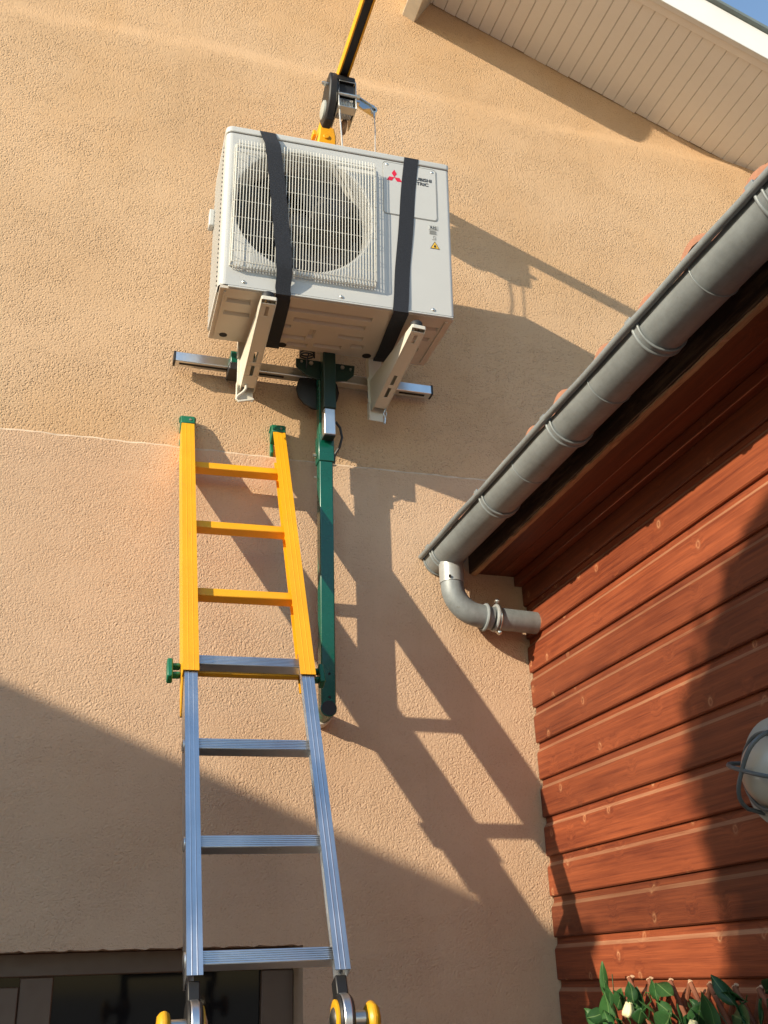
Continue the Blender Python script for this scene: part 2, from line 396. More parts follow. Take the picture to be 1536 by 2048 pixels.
# upper coat, with the soft ledge under the gable
prof = [(1.66, 0.007), (2.6, 0.007), (3.50, 0.007), (3.545, 0.007), (3.57, 0.011), (3.59, 0.018), (3.61, 0.027), (3.63, 0.034), (3.65, 0.038), (3.68, 0.040), (7.6, 0.040)]
NB = 90
vs = []; fs = []
for i in range(NB+1):
    x = WX0+(WX1-WX0)*i/NB
    for (z, y) in prof:
        zz = z + (0.012*math.sin(x*2.3)+0.008*math.sin(x*5.9) if 3.4 < z < 3.7 else 0)
        vs.append((x, W+y, min(zz, 3.904-0.40*(abs(x+1.5)-1.5-2.186)+0.12) if z > 3.69 else zz))
    if i:
        k = len(prof)
        for j in range(k-1): fs.append(((i-1)*k+j, i*k+j, i*k+j+1, (i-1)*k+j+1))
up = MB(); up.add(vs, fs); up.build('upper_wall', M['stucco_up'], house, HO)
# roof plane of the gable: soffit line falls to the right
SL = 0.40
def sof(x): return 3.904 - SL*(x-2.186)
ang = math.atan(SL); ux = Vector((math.cos(ang), 0, -math.sin(ang))); un = Vector((math.sin(ang), 0, math.cos(ang)))
YO = 2.742                    # outer end of the soffit boards
PITCHB = 0.0617
rakeX0, rakeX1 = -1.5, 3.5
nb = int((rakeX1-rakeX0)/(PITCHB*math.cos(ang)))
bm = MB()
# one soffit board in local space: x along slope, y out, z up (face at z=0, grooved edge)
gq = 0.0035
prof2 = [(0.0, 0.0045), (gq*0.5, 0.0045), (gq, 0.0), (PITCHB-0.0015, 0.0), (PITCHB-0.0015, 0.012), (0.0, 0.012)]
bm.prism([(x, YO, z) for x, z in prof2], (0, W+0.035-YO, 0))
bo = bm.build('soffit_board', M['soffit'], house, (0, 0, 0), smooth=False)
rotm = Matrix((ux, Vector((0, 1, 0)), un)).transposed()
i0 = Vector((2.186, 0, 3.904)) - ux*(PITCHB*round((2.186-rakeX0)/(PITCHB*math.cos(ang))))
for i in range(nb):
    o = bo if i == 0 else bo.copy()
    if i: sc.collection.objects.link(o); o.parent = house
    p = i0 + ux*(PITCHB*i) + un*rnd.uniform(-0.0008, 0.0008)
    o.matrix_local = Matrix.Translation((p.x-HO[0], -HO[1]+rnd.uniform(-0.002, 0.004), p.z-HO[2])) @ rotm.to_4x4()
def slope_box(name, mat, x0, x1, y0, y1, n0, n1, bev=0.002):
    a = Vector((x0, 0, sof(x0))); e = Vector((x1, 0, sof(x1)))
    poly = [a+un*n0, e+un*n0, e+un*n1, a+un*n1]
    q = MB(); q.prism([(p.x, y0, p.z) for p in poly], (0, y1-y0, 0))
    return q.build(name, mat, house, HO, bevel=bev)
slope_box('soffit_trim', M['soffit'], rakeX0, rakeX1, 2.712, YO+0.006, -0.006, 0.02)
slope_box('rake_board', M['white_pvc'], rakeX0, rakeX1, 2.685, 2.711, -0.012, 0.150)
slope_box('roof_edge', M['tile_dark'], rakeX0, rakeX1, 2.665, 2.72, 0.152, 0.172)
slope_box('roof', M['tile'], rakeX0, rakeX1, 2.73, W+4.0, 0.130, 0.165)
# purlin end carrying the overhang, set square to the slope
q = MB(); pa = math.radians(30); pu = Vector((math.cos(pa), 0, -math.sin(pa))); pn = Vector((math.sin(pa), 0, math.cos(pa)))
P0 = Vector((1.228, 0, 4.112)); wd = 0.068
poly = [P0, P0+pu*wd, P0+pu*wd+pn*0.20, P0+pn*0.20]
q.prism([(p.x, 2.7125, p.z) for p in poly], (0, W+0.05-2.7125, 0)); q.build('purlin', M['purlin'], house, HO, bevel=0.003)
# window
win = MB(); YF = 3.335
fx0, fx1 = -1.6, WXR-0.0
win.box((fx0, YF, 0.024), (fx1, YF+0.06, WZ))                       # head
win.box((0.645, YF, WZB), (fx1, YF+0.06, 0.0238))
win.box((-0.04, YF, WZB), (0.052, YF+0.06, 0.0238)); win.box((-1.6, YF, WZB), (-1.53, YF+0.06, 0.0238)); win.box((-1.5298, YF, WZB), (0.6448, YF+0.06, WZB+0.07))
wo = win.build('window', M['frame'], house, HO, bevel=0.004)
for (x0, x1) in ((0.052, 0.645), (-1.53, -0.04)):
    pz = MB(); pz.box((x0-0.006, YF+0.022, WZB+0.06), (x1+0.006, YF+0.034, 0.030)); pz.build('pane', M['glass'], wo, HO)
sash = MB(); sash.box((-0.16, YF-0.012, WZB), (-0.04, YF-0.001, 0.000)); sash.box((-1.53, YF-0.012, -0.05), (-0.1602, YF-0.001, 0.000)); sash.build('sash', M['frame'], wo, HO, bevel=0.003)

# wing of the house at the left, outside the picture, whose eave throws the long shadow on the wall
wing = thing('house_wing', 'plain rendered low wing with flat eave left of the window, outside the picture', 'building', (-5.5, 1.8, GZ))
WO = (-5.5, 1.8, GZ)
q = MB(); q.box((-7.0, 0.37, GZ-0.05), (-4.04, W-0.01, 2.36)); q.build('wall', M['plain_render'], wing, WO)
q = MB(); q.prism([(-4.0, 0.31, 2.365), (-4.0, 0.31, 2.44), (-7.2, 0.31, 2.95), (-7.2, 0.31, 2.88)], (0, W-0.33, 0)); q.build('roof', M['tile'], wing, WO)
# tall clipped conifer behind the viewer on the left: its outline shades the near end of the shed
con = thing('conifer', 'tall clipped conifer standing left behind the viewer, outside the picture', 'tree', (-3.2, -0.89, GZ))
CO = (-3.2, -0.89, GZ)
q = MB(); q.tube([(-3.2, -0.89, GZ), (-3.22, -0.9, -0.5), (-3.2, -0.88, 1.4)], [0.16, 0.12, 0.07], 10); q.build('trunk', M['stick'], con, CO)
def crad(z):
    if z < 1.7: return 1.16
    if z < 2.05: return 1.16-0.34*(z-1.7)/0.35
    if z < 2.75: return 0.84-0.03*math.sin((z-2.05)*9)
    return 0.84*math.sqrt(max(0.0, 1-((z-2.75)/0.23)**2))
q = MB(); vs = []; fs = []; nz, na = 46, 40
for i in range(nz+1):
    z = -1.7+4.66*i/nz
    for j in range(na):
        a_ = 2*math.pi*j/na; r = crad(z)*0.96+0.04*math.sin(5*a_+3*z)*math.sin(7*z)
        vs.append((CO[0]+r*math.cos(a_), CO[1]+r*math.sin(a_), z))
    if i:
        for j in range(na): fs.append(((i-1)*na+j, (i-1)*na+(j+1) % na, i*na+(j+1) % na, i*na+j))
q.add(vs, fs)
for k in range(5200):
    z = rnd.uniform(-1.7, 2.95); a_ = rnd.uniform(0, 2*math.pi); r = crad(z)*rnd.uniform(0.94, 1.05)
    c = Vector((CO[0]+r*math.cos(a_), CO[1]+r*math.sin(a_), z)); u = Vector((rnd.uniform(-1, 1), rnd.uniform(-1, 1), rnd.uniform(0.2, 1))).normalized()*0.045; v = u.cross(Vector((rnd.uniform(-1, 1), rnd.uniform(-1, 1), rnd.uniform(-1, 1)))).normalized()*0.02
    q.add([c-u-v, c-u+v, c+u*1.1], [(0, 1, 2)])
q.build('crown', M['leaf'], con, CO, angle=60)

# ------------------------------------------------------------------ shed
shed = thing('garden_shed', 'timber shed with red-brown horizontal cladding under a terracotta tiled eave', 'shed', (2.2, 1.4, GZ))
SO = (2.2, 1.4, GZ)
Y0, Y1 = -0.6, W-0.004
BP = 0.1222
zj = [1.0655-BP*i for i in range(-1, 26)]   # joints, measured from the photograph at the corner
# board profile: (depth into wall, height) ; bottom edge at 0
BPp = [(0.0, 0.004), (-0.0, 0.0870), (0.0020, 0.0915), (0.0055, 0.0965), (0.0095, 0.1025), (0.0112, 0.1065), (0.0118, BP+0.010), (0.020, BP+0.010), (0.020, 0.0005), (0.0035, 0.0005)]
vs = []; fs = []
NS = 1
n = len(BPp)
bb = MB(); bb.prism([(XS+d, Y0, h) for d, h in BPp], (0, Y1-Y0, 0))
first = bb.build('cladding_board', M['wood_red'], shed, (0, 0, 0), angle=28)
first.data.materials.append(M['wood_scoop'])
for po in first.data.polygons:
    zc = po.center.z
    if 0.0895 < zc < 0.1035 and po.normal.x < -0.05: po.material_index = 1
for i, z in enumerate(zj):
    o = first if i == 0 else first.copy()
    if i: sc.collection.objects.link(o); o.parent = shed
    zz = z if i else z
    o.location = (-SO[0]+rnd.uniform(-0.0008, 0.0008), -SO[1]-rnd.uniform(0, 0.003), zz-SO[2])
q = MB(); q.box((XS+0.022, Y0, GZ), (3.4, W-0.002, 1.34)); q.build('wall_core', M['wood_soffit'], shed, SO)
SZ = 1.300
for i, (x0, x1) in enumerate(((1.378, 1.462), (1.4635, 1.5525))):
    q = MB(); q.box((x0, Y0, SZ), (x1, W-0.004, SZ+0.016)); q.build('soffit_board', M['wood_soffit'], shed, SO, bevel=0.002)
q = MB(); q.box((1.352, Y0, SZ-0.002), (1.3765, W-0.004, 1.425)); fo = q.build('fascia', M['wood_fascia'], shed, SO, bevel=0.002)
# peeled lower edge of the fascia: an uneven batten
q = MB(); vs = []; fs = []
K = 150
for i in range(K+1):
    y = Y0+(W-0.006-Y0)*i/K; j = rnd.uniform(-0.0022, 0.0022)
    vs += [(1.357+j, y, SZ-0.0025-0.002*rnd.random()), (1.3768+0.4*j, y, SZ-0.0025), (1.3768, y, SZ-0.0075+rnd.uniform(-0.0015, 0.0015)), (1.359+j, y, SZ-0.0075+rnd.uniform(-0.0025, 0.002))]
    if i:
        k = 4*i
        for a in range(4): fs.append((k-4+a, k-4+(a+1) % 4, k+(a+1) % 4, k+a))
q.add(vs, fs); q.build('peeled_edge', M['wood_edge'], shed, SO, angle=20)
q = MB(); q.box((XS-0.03, Y0, 1.262), (XS-0.0005, W-0.006, SZ-0.001)); q.build('corner_batten', M['wood_soffit'], shed, SO, bevel=0.003)
# deck and canal tiles
RS = 0.30; ra = math.atan(RS); rx = Vector((math.cos(ra), 0, math.sin(ra))); rz = Vector((-math.sin(ra), 0, math.cos(ra)))
q = MB(); q.box((1.3095, Y0, 1.338), (1.316, W-0.004, 1.455)); q.build('eave_sun_stop', M['wood_fascia'], shed, SO)  # added board hidden behind the gutter, keeps sun off the fascia
q = MB(); a = Vector((1.380, 0, 1.385)); e = a+rx*2.2
q.prism([(p.x, Y0, p.z) for p in (a, e, e+rz*0.02, a+rz*0.02)], (0, W-0.004-Y0, 0)); q.build('roof_deck', M['wood_fascia'], shed, SO)
def tile_mesh(r0, r1, L, up):
    t = MB(); vs = []; fs = []; n = 12; th = 0.014
    for i, (x, r) in enumerate(((0, r0), (L, r1))):
        for s_ in (0, th):
            for j in range(n+1):
                an = math.pi*j/n
                vs.append((x, (r-s_)*math.cos(an), (r-s_)*math.sin(an)*(1 if up else -1)))
    m = n+1
    for j in range(n):
        fs += [(j, j+1, 2*m+j+1, 2*m+j), (m+j+1, m+j, 3*m+j, 3*m+j+1), (j+1, j, m+j, m+j+1), (2*m+j, 2*m+j+1, 3*m+j+1, 3*m+j)]
    t.add(vs, fs); return t
TP = 0.2165
rot_t = Matrix((rx, Vector((0, 1, 0)), rz)).transposed().to_4x4()
cov = tile_mesh(0.082, 0.066, 0.40, True).build('roof_tile', M['tile'], shed, (0, 0, 0))
chn = tile_mesh(0.070, 0.082, 0.40, False).build('roof_tile', M['tile'], shed, (0, 0, 0))
used = set()
for k in range(16):
    yy = 3.042-TP*k
    if yy < -0.5: break
    for row in range(2):
        for src, dy, dz, dx in ((cov, 0, 0.0, 0.0), (chn, TP/2, 0.066, 0.020)):
            if dy and (yy+dy > W-0.09): continue
            o = src if src.name not in used else src.copy()
            if src.name in used: sc.collection.objects.link(o); o.parent = shed
            used.add(src.name)
            p = Vector((1.250, 0, 1.360)) + rx*(row*0.33+dx+rnd.uniform(-0.010, 0.010)) + rz*(dz+row*0.012+rnd.uniform(-0.004, 0.004))
            o.matrix_local = Matrix.Translation((p.x-SO[0], yy+dy-SO[1]+rnd.uniform(-0.006, 0.006), p.z-SO[2])) @ rot_t @ Matrix.Rotation(rnd.uniform(-0.02, 0.02), 4, 'Z')

# ------------------------------------------------------------------ gutter
gut = thing('rain_gutter', 'half-round zinc gutter with elbow and downpipe along the shed eave', 'gutter', (1.2445, 1.4, 1.279))
GO = (1.2445, 1.4, 1.279)
GXC, GZC, GR = 1.2445, 1.345, 0.0625
def halfring(r, y, n=20, a0=180, a1=360): return [(GXC+r*math.cos(RAD(a0+(a1-a0)*i/n)), y, GZC+r*math.sin(RAD(a0+(a1-a0)*i/n))) for i in range(n+1)]
q = MB(); pr = halfring(GR, Y0, 24, 179, 360) + halfring(GR-0.0025, Y0, 24, 179, 360)[::-1]
q.prism(pr, (0, W-0.012-Y0, 0)); q.build('trough', M['zinc'], gut, GO)
q = MB(); pts = [(GXC-GR-0.0105+0.001*math.sin(i*1.7), Y0+(W-0.006-Y0)*i/40, GZC+0.003+0.0012*math.sin(i*0.9)) for i in range(41)]
q.tube(pts, 0.0095, 12); q.build('rolled_lip', M['zinc'], gut, GO)
q = MB(); q.prism(halfring(GR+0.004, W-0.0115), (0, 0.010, 0)); q.build('end_cap', M['zinc'], gut, GO, bevel=0.001)
for y in (3.135, 2.675, 2.193, 1.731, 1.265, 0.80, 0.33, -0.14):
    q = MB()
    q.prism(halfring(GR+0.0035, y-0.022, 22, 175, 352)+halfring(GR+0.0004, y-0.022, 22, 175, 352)[::-1], (0, 0.024, 0))
    for dy, r in ((0, 0.0048), (-0.020, 0.0036)): q.tube([(p[0], p[1]+dy, p[2]) for p in halfring(GR+0.0028, y, 22, 175, 352)], r, 8)
    q.box((GXC-GR-0.018, y-0.016, GZC-0.004), (GXC-GR+0.004, y+0.008, GZC+0.016))
    q.build('bracket_hoop', M['zinc'], gut, GO, bevel=0.001)
for y in (2.43, 1.96, 1.50):
    q = MB(); q.tube([(p[0], p[1], p[2]) for p in halfring(GR+0.001, y, 22)], 0.0016, 6); q.build('joint_seam', M['zinc'], gut, GO)
# outlet, swan-neck elbow and pipe into the cladding
PY = 3.118
def arc(c, r, a0, a1, n): return [(c[0]+r*math.cos(RAD(a0+(a1-a0)*i/n)), c[1], c[2]+r*math.sin(RAD(a0+(a1-a0)*i/n))) for i in range(n+1)]
q = MB(); q.tube([(1.2475, PY, 1.300), (1.2475, PY, 1.222)], 0.0425, 28); out = q.build('outlet', M['zinc_new'], gut, GO)
q = MB(); q.cyl((1.225, PY-0.0395, 1.232), (1.224, PY-0.0445, 1.232), 0.005, 10); q.build('rivet', M['dark'], out, GO)
q = MB(); path = [(1.2475, PY, 1.240), (1.2475, PY, 1.215)] + arc((1.349, PY, 1.2125), 0.1015, 180, 262, 14) + [(1.385, PY, 1.104)]
q.tube(path, 0.040, 28); q.build('elbow', M['zinc'], gut, GO)
for x in (1.360, 1.398):
    q = MB()
    ring = [(x+(0.004*math.sin(t*1.0)), PY+0.0425*math.cos(t), 1.1065+0.0425*math.sin(t)) for t in [2*math.pi*i/28 for i in range(28)]]
    q.tube(ring, 0.0065, 8, closed=True); q.build('socket_bead', M['zinc_new'] if x > 1.37 else M['zinc'], gut, GO)
q = MB(); q.tube([(1.390, PY, 1.1055), (1.5535, PY, 1.0985)], 0.0385, 28); q.build('downpipe', M['zinc'], gut, GO)
q = MB(); ring = [(1.405, PY+0.045*math.cos(t), 1.1055+0.045*math.sin(t)) for t in [2*math.pi*i/28 for i in range(28)]]
q.tube(ring, 0.004, 8, closed=True)
for sz in (1, -1): q.lathe((1.402, PY-0.020, 1.1055+sz*0.056), (0.3, -1, 0), [(-0.012, 0.004), (-0.004, 0.009), (0.003, 0.009), (0.008, 0.005), (0.011, 0.001)], 12)
q.build('pipe_clip', M['steel'], gut, GO)

# ------------------------------------------------------------------ air conditioner (local frame: x right, y back, z up from the front bottom-left corner)
ex = Vector((1, -0.0275, -0.006)).normalized(); ez = Vector((0.004, -0.057, 0.998)); ez = (ez-ex*ez.dot(ex)).normalized(); ey = ez.cross(ex)
AR = Matrix((ex, ey, ez)).transposed()
AOr = (0.356, 2.735, 2.038)
ac = thing('air_conditioner', 'ivory outdoor air conditioning unit hanging in black straps against the wall', 'air conditioner', AOr, rot=AR)
AW, AH, AD = 0.80, 0.636, 0.30
FU, FV, FR = 0.272, 0.332, 0.237
TOPH = 0.606
# front panel with the round opening; left corner rounded into the side
q = MB(); NA = 64
def sq_pt(an):
    c, s_ = math.cos(an), math.sin(an)
    ks = []
    if c > 1e-6: ks.append((0.535-FU)/c)
    if c < -1e-6: ks.append((0.022-FU)/c)
    if s_ > 1e-6: ks.append((0.592-FV)/s_)
    if s_ < -1e-6: ks.append((0.012-FV)/s_)
    k = min(ks); return FU+k*c, FV+k*s_
angs = [2*math.pi*i/NA for i in range(NA)]
for (px_, pz_) in ((0.022, 0.012), (0.022, 0.592), (0.535, 0.012), (0.535, 0.592)): angs.append(math.atan2(pz_-FV, px_-FU) % (2*math.pi))
angs = sorted(set(round(a, 6) for a in angs)); NA = len(angs)
rings = [[(*sq_pt(a),) for a in angs]]
vs = [(u, 0, v) for u, v in rings[0]]
for r, dy in ((FR+0.012, 0.0), (FR+0.004, 0.003), (FR, 0.010), (FR-0.004, 0.03), (FR-0.006, 0.11)):
    vs += [(FU+r*math.cos(a), dy, FV+r*math.sin(a)) for a in angs]
fs = []
for k in range(5):
    for j in range(NA): fs.append((k*NA+j, k*NA+(j+1) % NA, (k+1)*NA+(j+1) % NA, (k+1)*NA+j))
q.add(vs, fs)
def fq(u0, u1, v0, v1): q.add([(u0, 0, v0), (u1, 0, v0), (u1, 0, v1), (u0, 0, v1)], [(0, 1, 2, 3)])
fq(0.022, 0.535, 0.0, 0.012); fq(0.022, 0.535, 0.592, TOPH); fq(0.535, AW-0.012, 0.0, TOPH)
def corner(u_c, r, a0, a1, v0, v1, uend):
    pts = [(u_c+r*math.cos(RAD(a0+(a1-a0)*i/6)), r-r*math.sin(RAD(a0+(a1-a0)*i/6))) for i in range(7)]
    vs = []; fs = []
    for i, (u, y) in enumerate(pts):
        vs += [(u, y, v0), (u, y, v1)]
        if i: fs.append((2*i-2, 2*i, 2*i+1, 2*i-1))
    q.add(vs, fs)
corner(0.022, 0.022, 180, 90, 0.0, TOPH, 0); corner(AW-0.012, 0.012, 90, 0, 0.0, TOPH, 0)
q.add([(AW, 0.012, 0), (AW, AD, 0), (AW, AD, TOPH), (AW, 0.012, TOPH)], [(0, 1, 2, 3)])
q.add([(0, 0.022, 0), (0, 0.06, 0), (0, 0.06, TOPH), (0, 0.022, TOPH)], [(3, 2, 1, 0)])
q.add([(0, AD, 0), (AW, AD, 0), (AW, AD, TOPH), (0, AD, TOPH)], [(3, 2, 1, 0)])
q.build('casing', M['white_case'], ac, angle=30)
# left side: rippled inlet grille
q = MB(); vs = []; fs = []; K = 64
for i in range(K+1):
    v = 0.02+(TOPH-0.03)*i/K; x = -0.004 if i % 2 else 0.002
    vs += [(x, 0.062, v), (x, AD-0.012, v)]
    if i: fs.append((2*i-2, 2*i, 2*i+1, 2*i-1))
q.add(vs, fs); q.box((-0.001, 0.055, 0), (0.012, AD, 0.02)); q.box((-0.001, AD-0.013, 0.02), (0.012, AD, TOPH)); q.box((0.003, 0.061, 0.02), (0.011, AD-0.012, TOPH))
sg = q.build('side_grille', M['white_case'], ac, smooth=False)
q = MB(); q.box((-0.022, AD-0.05, 0.40), (-0.003, AD-0.01, 0.47)); q.build('sensor_cover', M['white_case'], ac, bevel=0.004)
q = MB()
tp = []
for cx_, cy_, a0 in ((0.022, 0.022, 180), (AW-0.012, 0.012, 270), (AW-0.005, AD-0.005, 0), (0.005, AD-0.005, 90)):
    r = {180: 0.024, 270: 0.014, 0: 0.006, 90: 0.006}[a0]
    for i in range(6):
        a = RAD(a0+90*i/5); tp.append((cx_+r*math.cos(a), cy_+r*math.sin(a), TOPH+0.0035))
q.prism(tp, (0, 0, AH-TOPH-0.0035)); q.build('top_cover', M['white_case'], ac, bevel=0.006, seg=3)
q = MB(); q.box((0.006, 0.006, TOPH-0.004), (AW-0.004, AD-0.004, TOPH+0.0036)); q.build('seam', M['dark'], ac)
# base pan: lip, embossed floor
q = MB()
def chamf(x0, x1, y0, y1, c, z): return [(x0+c, y0, z), (x1-c, y0, z), (x1, y0+c, z), (x1, y1-c*2.2, z), (x1-c*2.2, y1, z), (x0+c, y1, z), (x0, y1-c, z), (x0, y0+c, z)]
rec = [(0.035, 0.115, 0.055, 0.085), (0.035, 0.125, 0.135, 0.162), (0.235, 0.53, 0.060, 0.086), (0.27, 0.52, 0.120, 0.147), (0.235, 0.27, 0.172, 0.192), (0.335, 0.36, 0.185, 0.245), (0.225, 0.335, 0.232, 0.262), (0.44, 0.53, 0.19, 0.217), (0.275, 0.35, 0.282, 0.308), (0.37, 0.47, 0.268, 0.296), (0.50, 0.545, 0.245, 0.27), (0.67, 0.765, 0.065, 0.09), (0.67, 0.755, 0.135, 0.16), (0.66, 0.74, 0.21, 0.24)]
PZ0, PZ1, SLP = -0.012, -0.001, 0.005
us = sorted(set([0.006, AW-0.004]+[r_[0] for r_ in rec]+[r_[1] for r_ in rec])); ds = sorted(set([0.004, AD+0.030]+[r_[2] for r_ in rec]+[r_[3] for r_ in rec]))
def inrec(u, d): return any(r_[0] < u < r_[1] and r_[2] < d < r_[3] for r_ in rec)
for i in range(len(us)-1):
    for j in range(len(ds)-1):
        if not inrec((us[i]+us[i+1])/2, (ds[j]+ds[j+1])/2): q.add([(us[i], ds[j], PZ0), (us[i+1], ds[j], PZ0), (us[i+1], ds[j+1], PZ0), (us[i], ds[j+1], PZ0)], [(0, 3, 2, 1)])
for (u0, u1, d0, d1) in rec:
    a_ = [(u0, d0), (u1, d0), (u1, d1), (u0, d1)]; c_ = [(u0+SLP, d0+SLP), (u1-SLP, d0+SLP), (u1-SLP, d1-SLP), (u0+SLP, d1-SLP)]
    q.add([(x, y, PZ0) for x, y in a_]+[(x, y, PZ1) for x, y in c_], [(0, 1, 5, 4), (1, 2, 6, 5), (2, 3, 7, 6), (3, 0, 4, 7), (7, 6, 5, 4)])
for (p_, r_) in (((0.006, 0.004), (AW-0.004, 0.004)), ((AW-0.004, 0.004), (AW-0.004, AD+0.03)), ((AW-0.004, AD+0.03), (0.006, AD+0.03)), ((0.006, AD+0.03), (0.006, 0.004))):
    q.add([(p_[0], p_[1], PZ0), (r_[0], r_[1], PZ0), (r_[0], r_[1], 0.004), (p_[0], p_[1], 0.004)], [(0, 1, 2, 3)])
q.add([(0.006, AD, 0.003), (AW-0.004, AD, 0.003), (AW-0.004, AD+0.03, 0.003), (0.006, AD+0.03, 0.003)], [(0, 1, 2, 3)])
for x0_, x1_ in ((0.020, 0.027), (0.772, 0.781)): q.box((x0_, 0.02, PZ0-0.005), (x1_, AD+0.01, PZ0-0.0001))
pan = q.build('base_pan', M['pan'], ac, smooth=False)
for u, d, r in ((0.053, 0.295, 0.014), (0.262, 0.312, 0.0165), (0.572, 0.312, 0.0165)):
    q = MB(); q.cyl((u, d, -0.0128), (u, d, -0.010), r, 20); q.build('drain_hole', M['dark'], pan)
q = MB(); q.box((0.03, -0.004, -0.010), (AW-0.006, 0.006, -0.003)); q.build('front_lip', M['white_case'], ac, bevel=0.002)
q = MB(); q.box((0.028, 0.001, -0.0028), (AW-0.004, 0.005, 0.0008)); q.build('bottom_seam', M['dark'], ac)
for u, v in ((0.08, 0.017), (0.404, 0.014), (0.724, 0.015), (0.567, 0.588), (0.735, 0.586)):
    q = MB(); q.lathe((u, 0.0005, v), (0, -1, 0), [(-0.002, 0.0062), (0.002, 0.0060), (0.0042, 0.0040), (0.005, 0.001)], 14); q.build('screw', M['steel'], ac)
# fan and coil behind it
q = MB(); q.box((0.01, 0.20, 0.01), (0.535, 0.21, TOPH-0.01)); q.build('coil', M['fin'], ac)
q = MB(); q.lathe((FU, 0.075, FV), (0, 1, 0), [(-0.012, 0.018), (-0.008, 0.034), (0.0, 0.046), (0.05, 0.05)], 24)
fan = q.build('fan_hub', M['fan'], ac)
for k in range(3):
    q = MB(); vs = []; fs = []; nr, na = 6, 8
    for i in range(nr+1):
        r = 0.045+0.175*i/nr
        for j in range(na+1):
            a = k*2*math.pi/3 + 0.5*i/nr + (j/na)*(0.85+0.75*i/nr); y = 0.06+0.055*j/na
            for dyy in (0, 0.003): vs.append((FU+r*math.cos(a), y+dyy, FV+r*math.sin(a)))
    m = (na+1)*2
    for i in range(nr):
        for j in range(na):
            a0 = i*m+2*j; fs += [(a0, a0+2, a0+m+2, a0+m), (a0+1, a0+m+1, a0+m+3, a0+3)]
    q.add(vs, fs); q.build('fan_blade', M['fan'], ac)
q = MB(); q.box((FU-0.03, 0.16, 0.02), (FU-0.015, 0.18, TOPH-0.02)); q.box((FU+0.015, 0.16, 0.02), (FU+0.03, 0.18, TOPH-0.02)); q.build('motor_support', M['fan'], ac)
# wire guard
q = MB(); GU0, GU1, GV0, GV1, GP = 0.042, 0.512, 0.070, 0.553, 0.031
nw = 47
for i in range(nw):
    u = GU0+(GU1-GU0)*i/(nw-1)
    q.tube([(u, -0.001, GV0-0.010), (u, -GP*0.75, GV0-0.003), (u, -GP, GV0+0.012), (u, -GP, GV1+0.004)], 0.00145, 5)
for v in [GV0+0.005]+[0.115+0.0655*k for k in range(7)]+[GV1-0.010]:
    q.tube([(GU0-0.010, -0.001, v), (GU0-0.008, -GP*0.8, v), (GU0+0.004, -GP+0.0035, v), (GU1-0.004, -GP+0.0035, v), (GU1+0.008, -GP*0.8, v), (GU1+0.010, -0.001, v)], 0.0013, 5)
q.tube([(GU0-0.011, -0.004, GV0), (GU0-0.011, -0.004, GV1), (GU1+0.010, -0.004, GV1), (GU1+0.010, -0.004, GV0)], 0.0022, 6, closed=True)
for u in (GU0-0.007, GU1+0.007): q.tube([(u, -GP*0.72, GV0+0.003), (u, -GP*0.72, GV1-0.012)], 0.0026, 6)
q.tube([(GU0, -0.008, GV0-0.008), (GU1, -0.008, GV0-0.008)], 0.0018, 6)
q.build('fan_guard', M['guard'], ac)
# raised badge panel with rounded outline
def rrect(u0, u1, v0, v1, r, y):
    pts = []
    for cu, cv, a0 in ((u1-r, v1-r, 0), (u0+r, v1-r, 90), (u0+r, v0+r, 180), (u1-r, v0+r, 270)):
        for i in range(6): a = RAD(a0+90*i/5); pts.append((cu+r*math.cos(a), y, cv+r*math.sin(a)))
    return pts
q = MB(); q.tube(rrect(0.552, 0.750, 0.378, 0.600, 0.012, -0.0004), 0.0014, 6, closed=True); q.build('panel_groove', M['print_grey'], ac)
q = MB(); q.prism(rrect(0.554, 0.748, 0.380, 0.598, 0.011, -0.0022), (0, 0.0020, 0)); pnl = q.build('badge_panel', M['white_case'], ac, bevel=0.0009)
# emblem of three lozenges
q = MB(); cu, cv, L_ = 0.5935, 0.5365, 0.0325; ys = -0.0029
for k in range(3):
    a = RAD(90+120*k); d1 = Vector((math.cos(a), math.sin(a))); d2 = Vector((-d1.y, d1.x)); hw = L_*0.5*math.tan(RAD(30))
    pts = [Vector((0, 0)), d1*L_*0.5-d2*hw, d1*L_, d1*L_*0.5+d2*hw]
    q.prism([(cu+p.x, ys, cv+p.y) for p in pts], (0, 0.0006, 0))
q.build('emblem', M['logo_red'], ac, smooth=False)
text_mesh('MITSUBISHI', 0.0185, 'lettering', M['print'], ac, (0.733, -0.0027, 0.5400), (1, 0, 0), (0, 0, 1), (0, -1, 0), 0.0004, 'RIGHT', 1.12)
text_mesh('ELECTRIC', 0.0185, 'lettering', M['print'], ac, (0.720, -0.0027, 0.5210), (1, 0, 0), (0, 0, 1), (0, -1, 0), 0.0004, 'RIGHT', 1.12)
q = MB(); q.box((0.716, -0.0012, 0.340), (0.750, -0.0004, 0.359)); s1 = q.build('refrigerant_label', M['sticker'], ac)
q = MB(); q.tube([(0.7175, -0.0014, 0.342), (0.7175, -0.0014, 0.3575), (0.7485, -0.0014, 0.3575), (0.7485, -0.0014, 0.342)], 0.0005, 4, closed=True); q.build('label_border', M['print_grey'], s1)
text_mesh('R32', 0.0150, 'lettering', M['print'], s1, (0.7335, -0.0017, 0.3440), (1, 0, 0), (0, 0, 1), (0, -1, 0), 0.0003, 'CENTER', 1.0)
q = MB()
for i in range(6): q.box((0.719, -0.0010, 0.3215+i*0.0028), (0.747-0.003*(i % 3), -0.0004, 0.3230+i*0.0028))
q.build('small_print', M['print_grey'], ac)
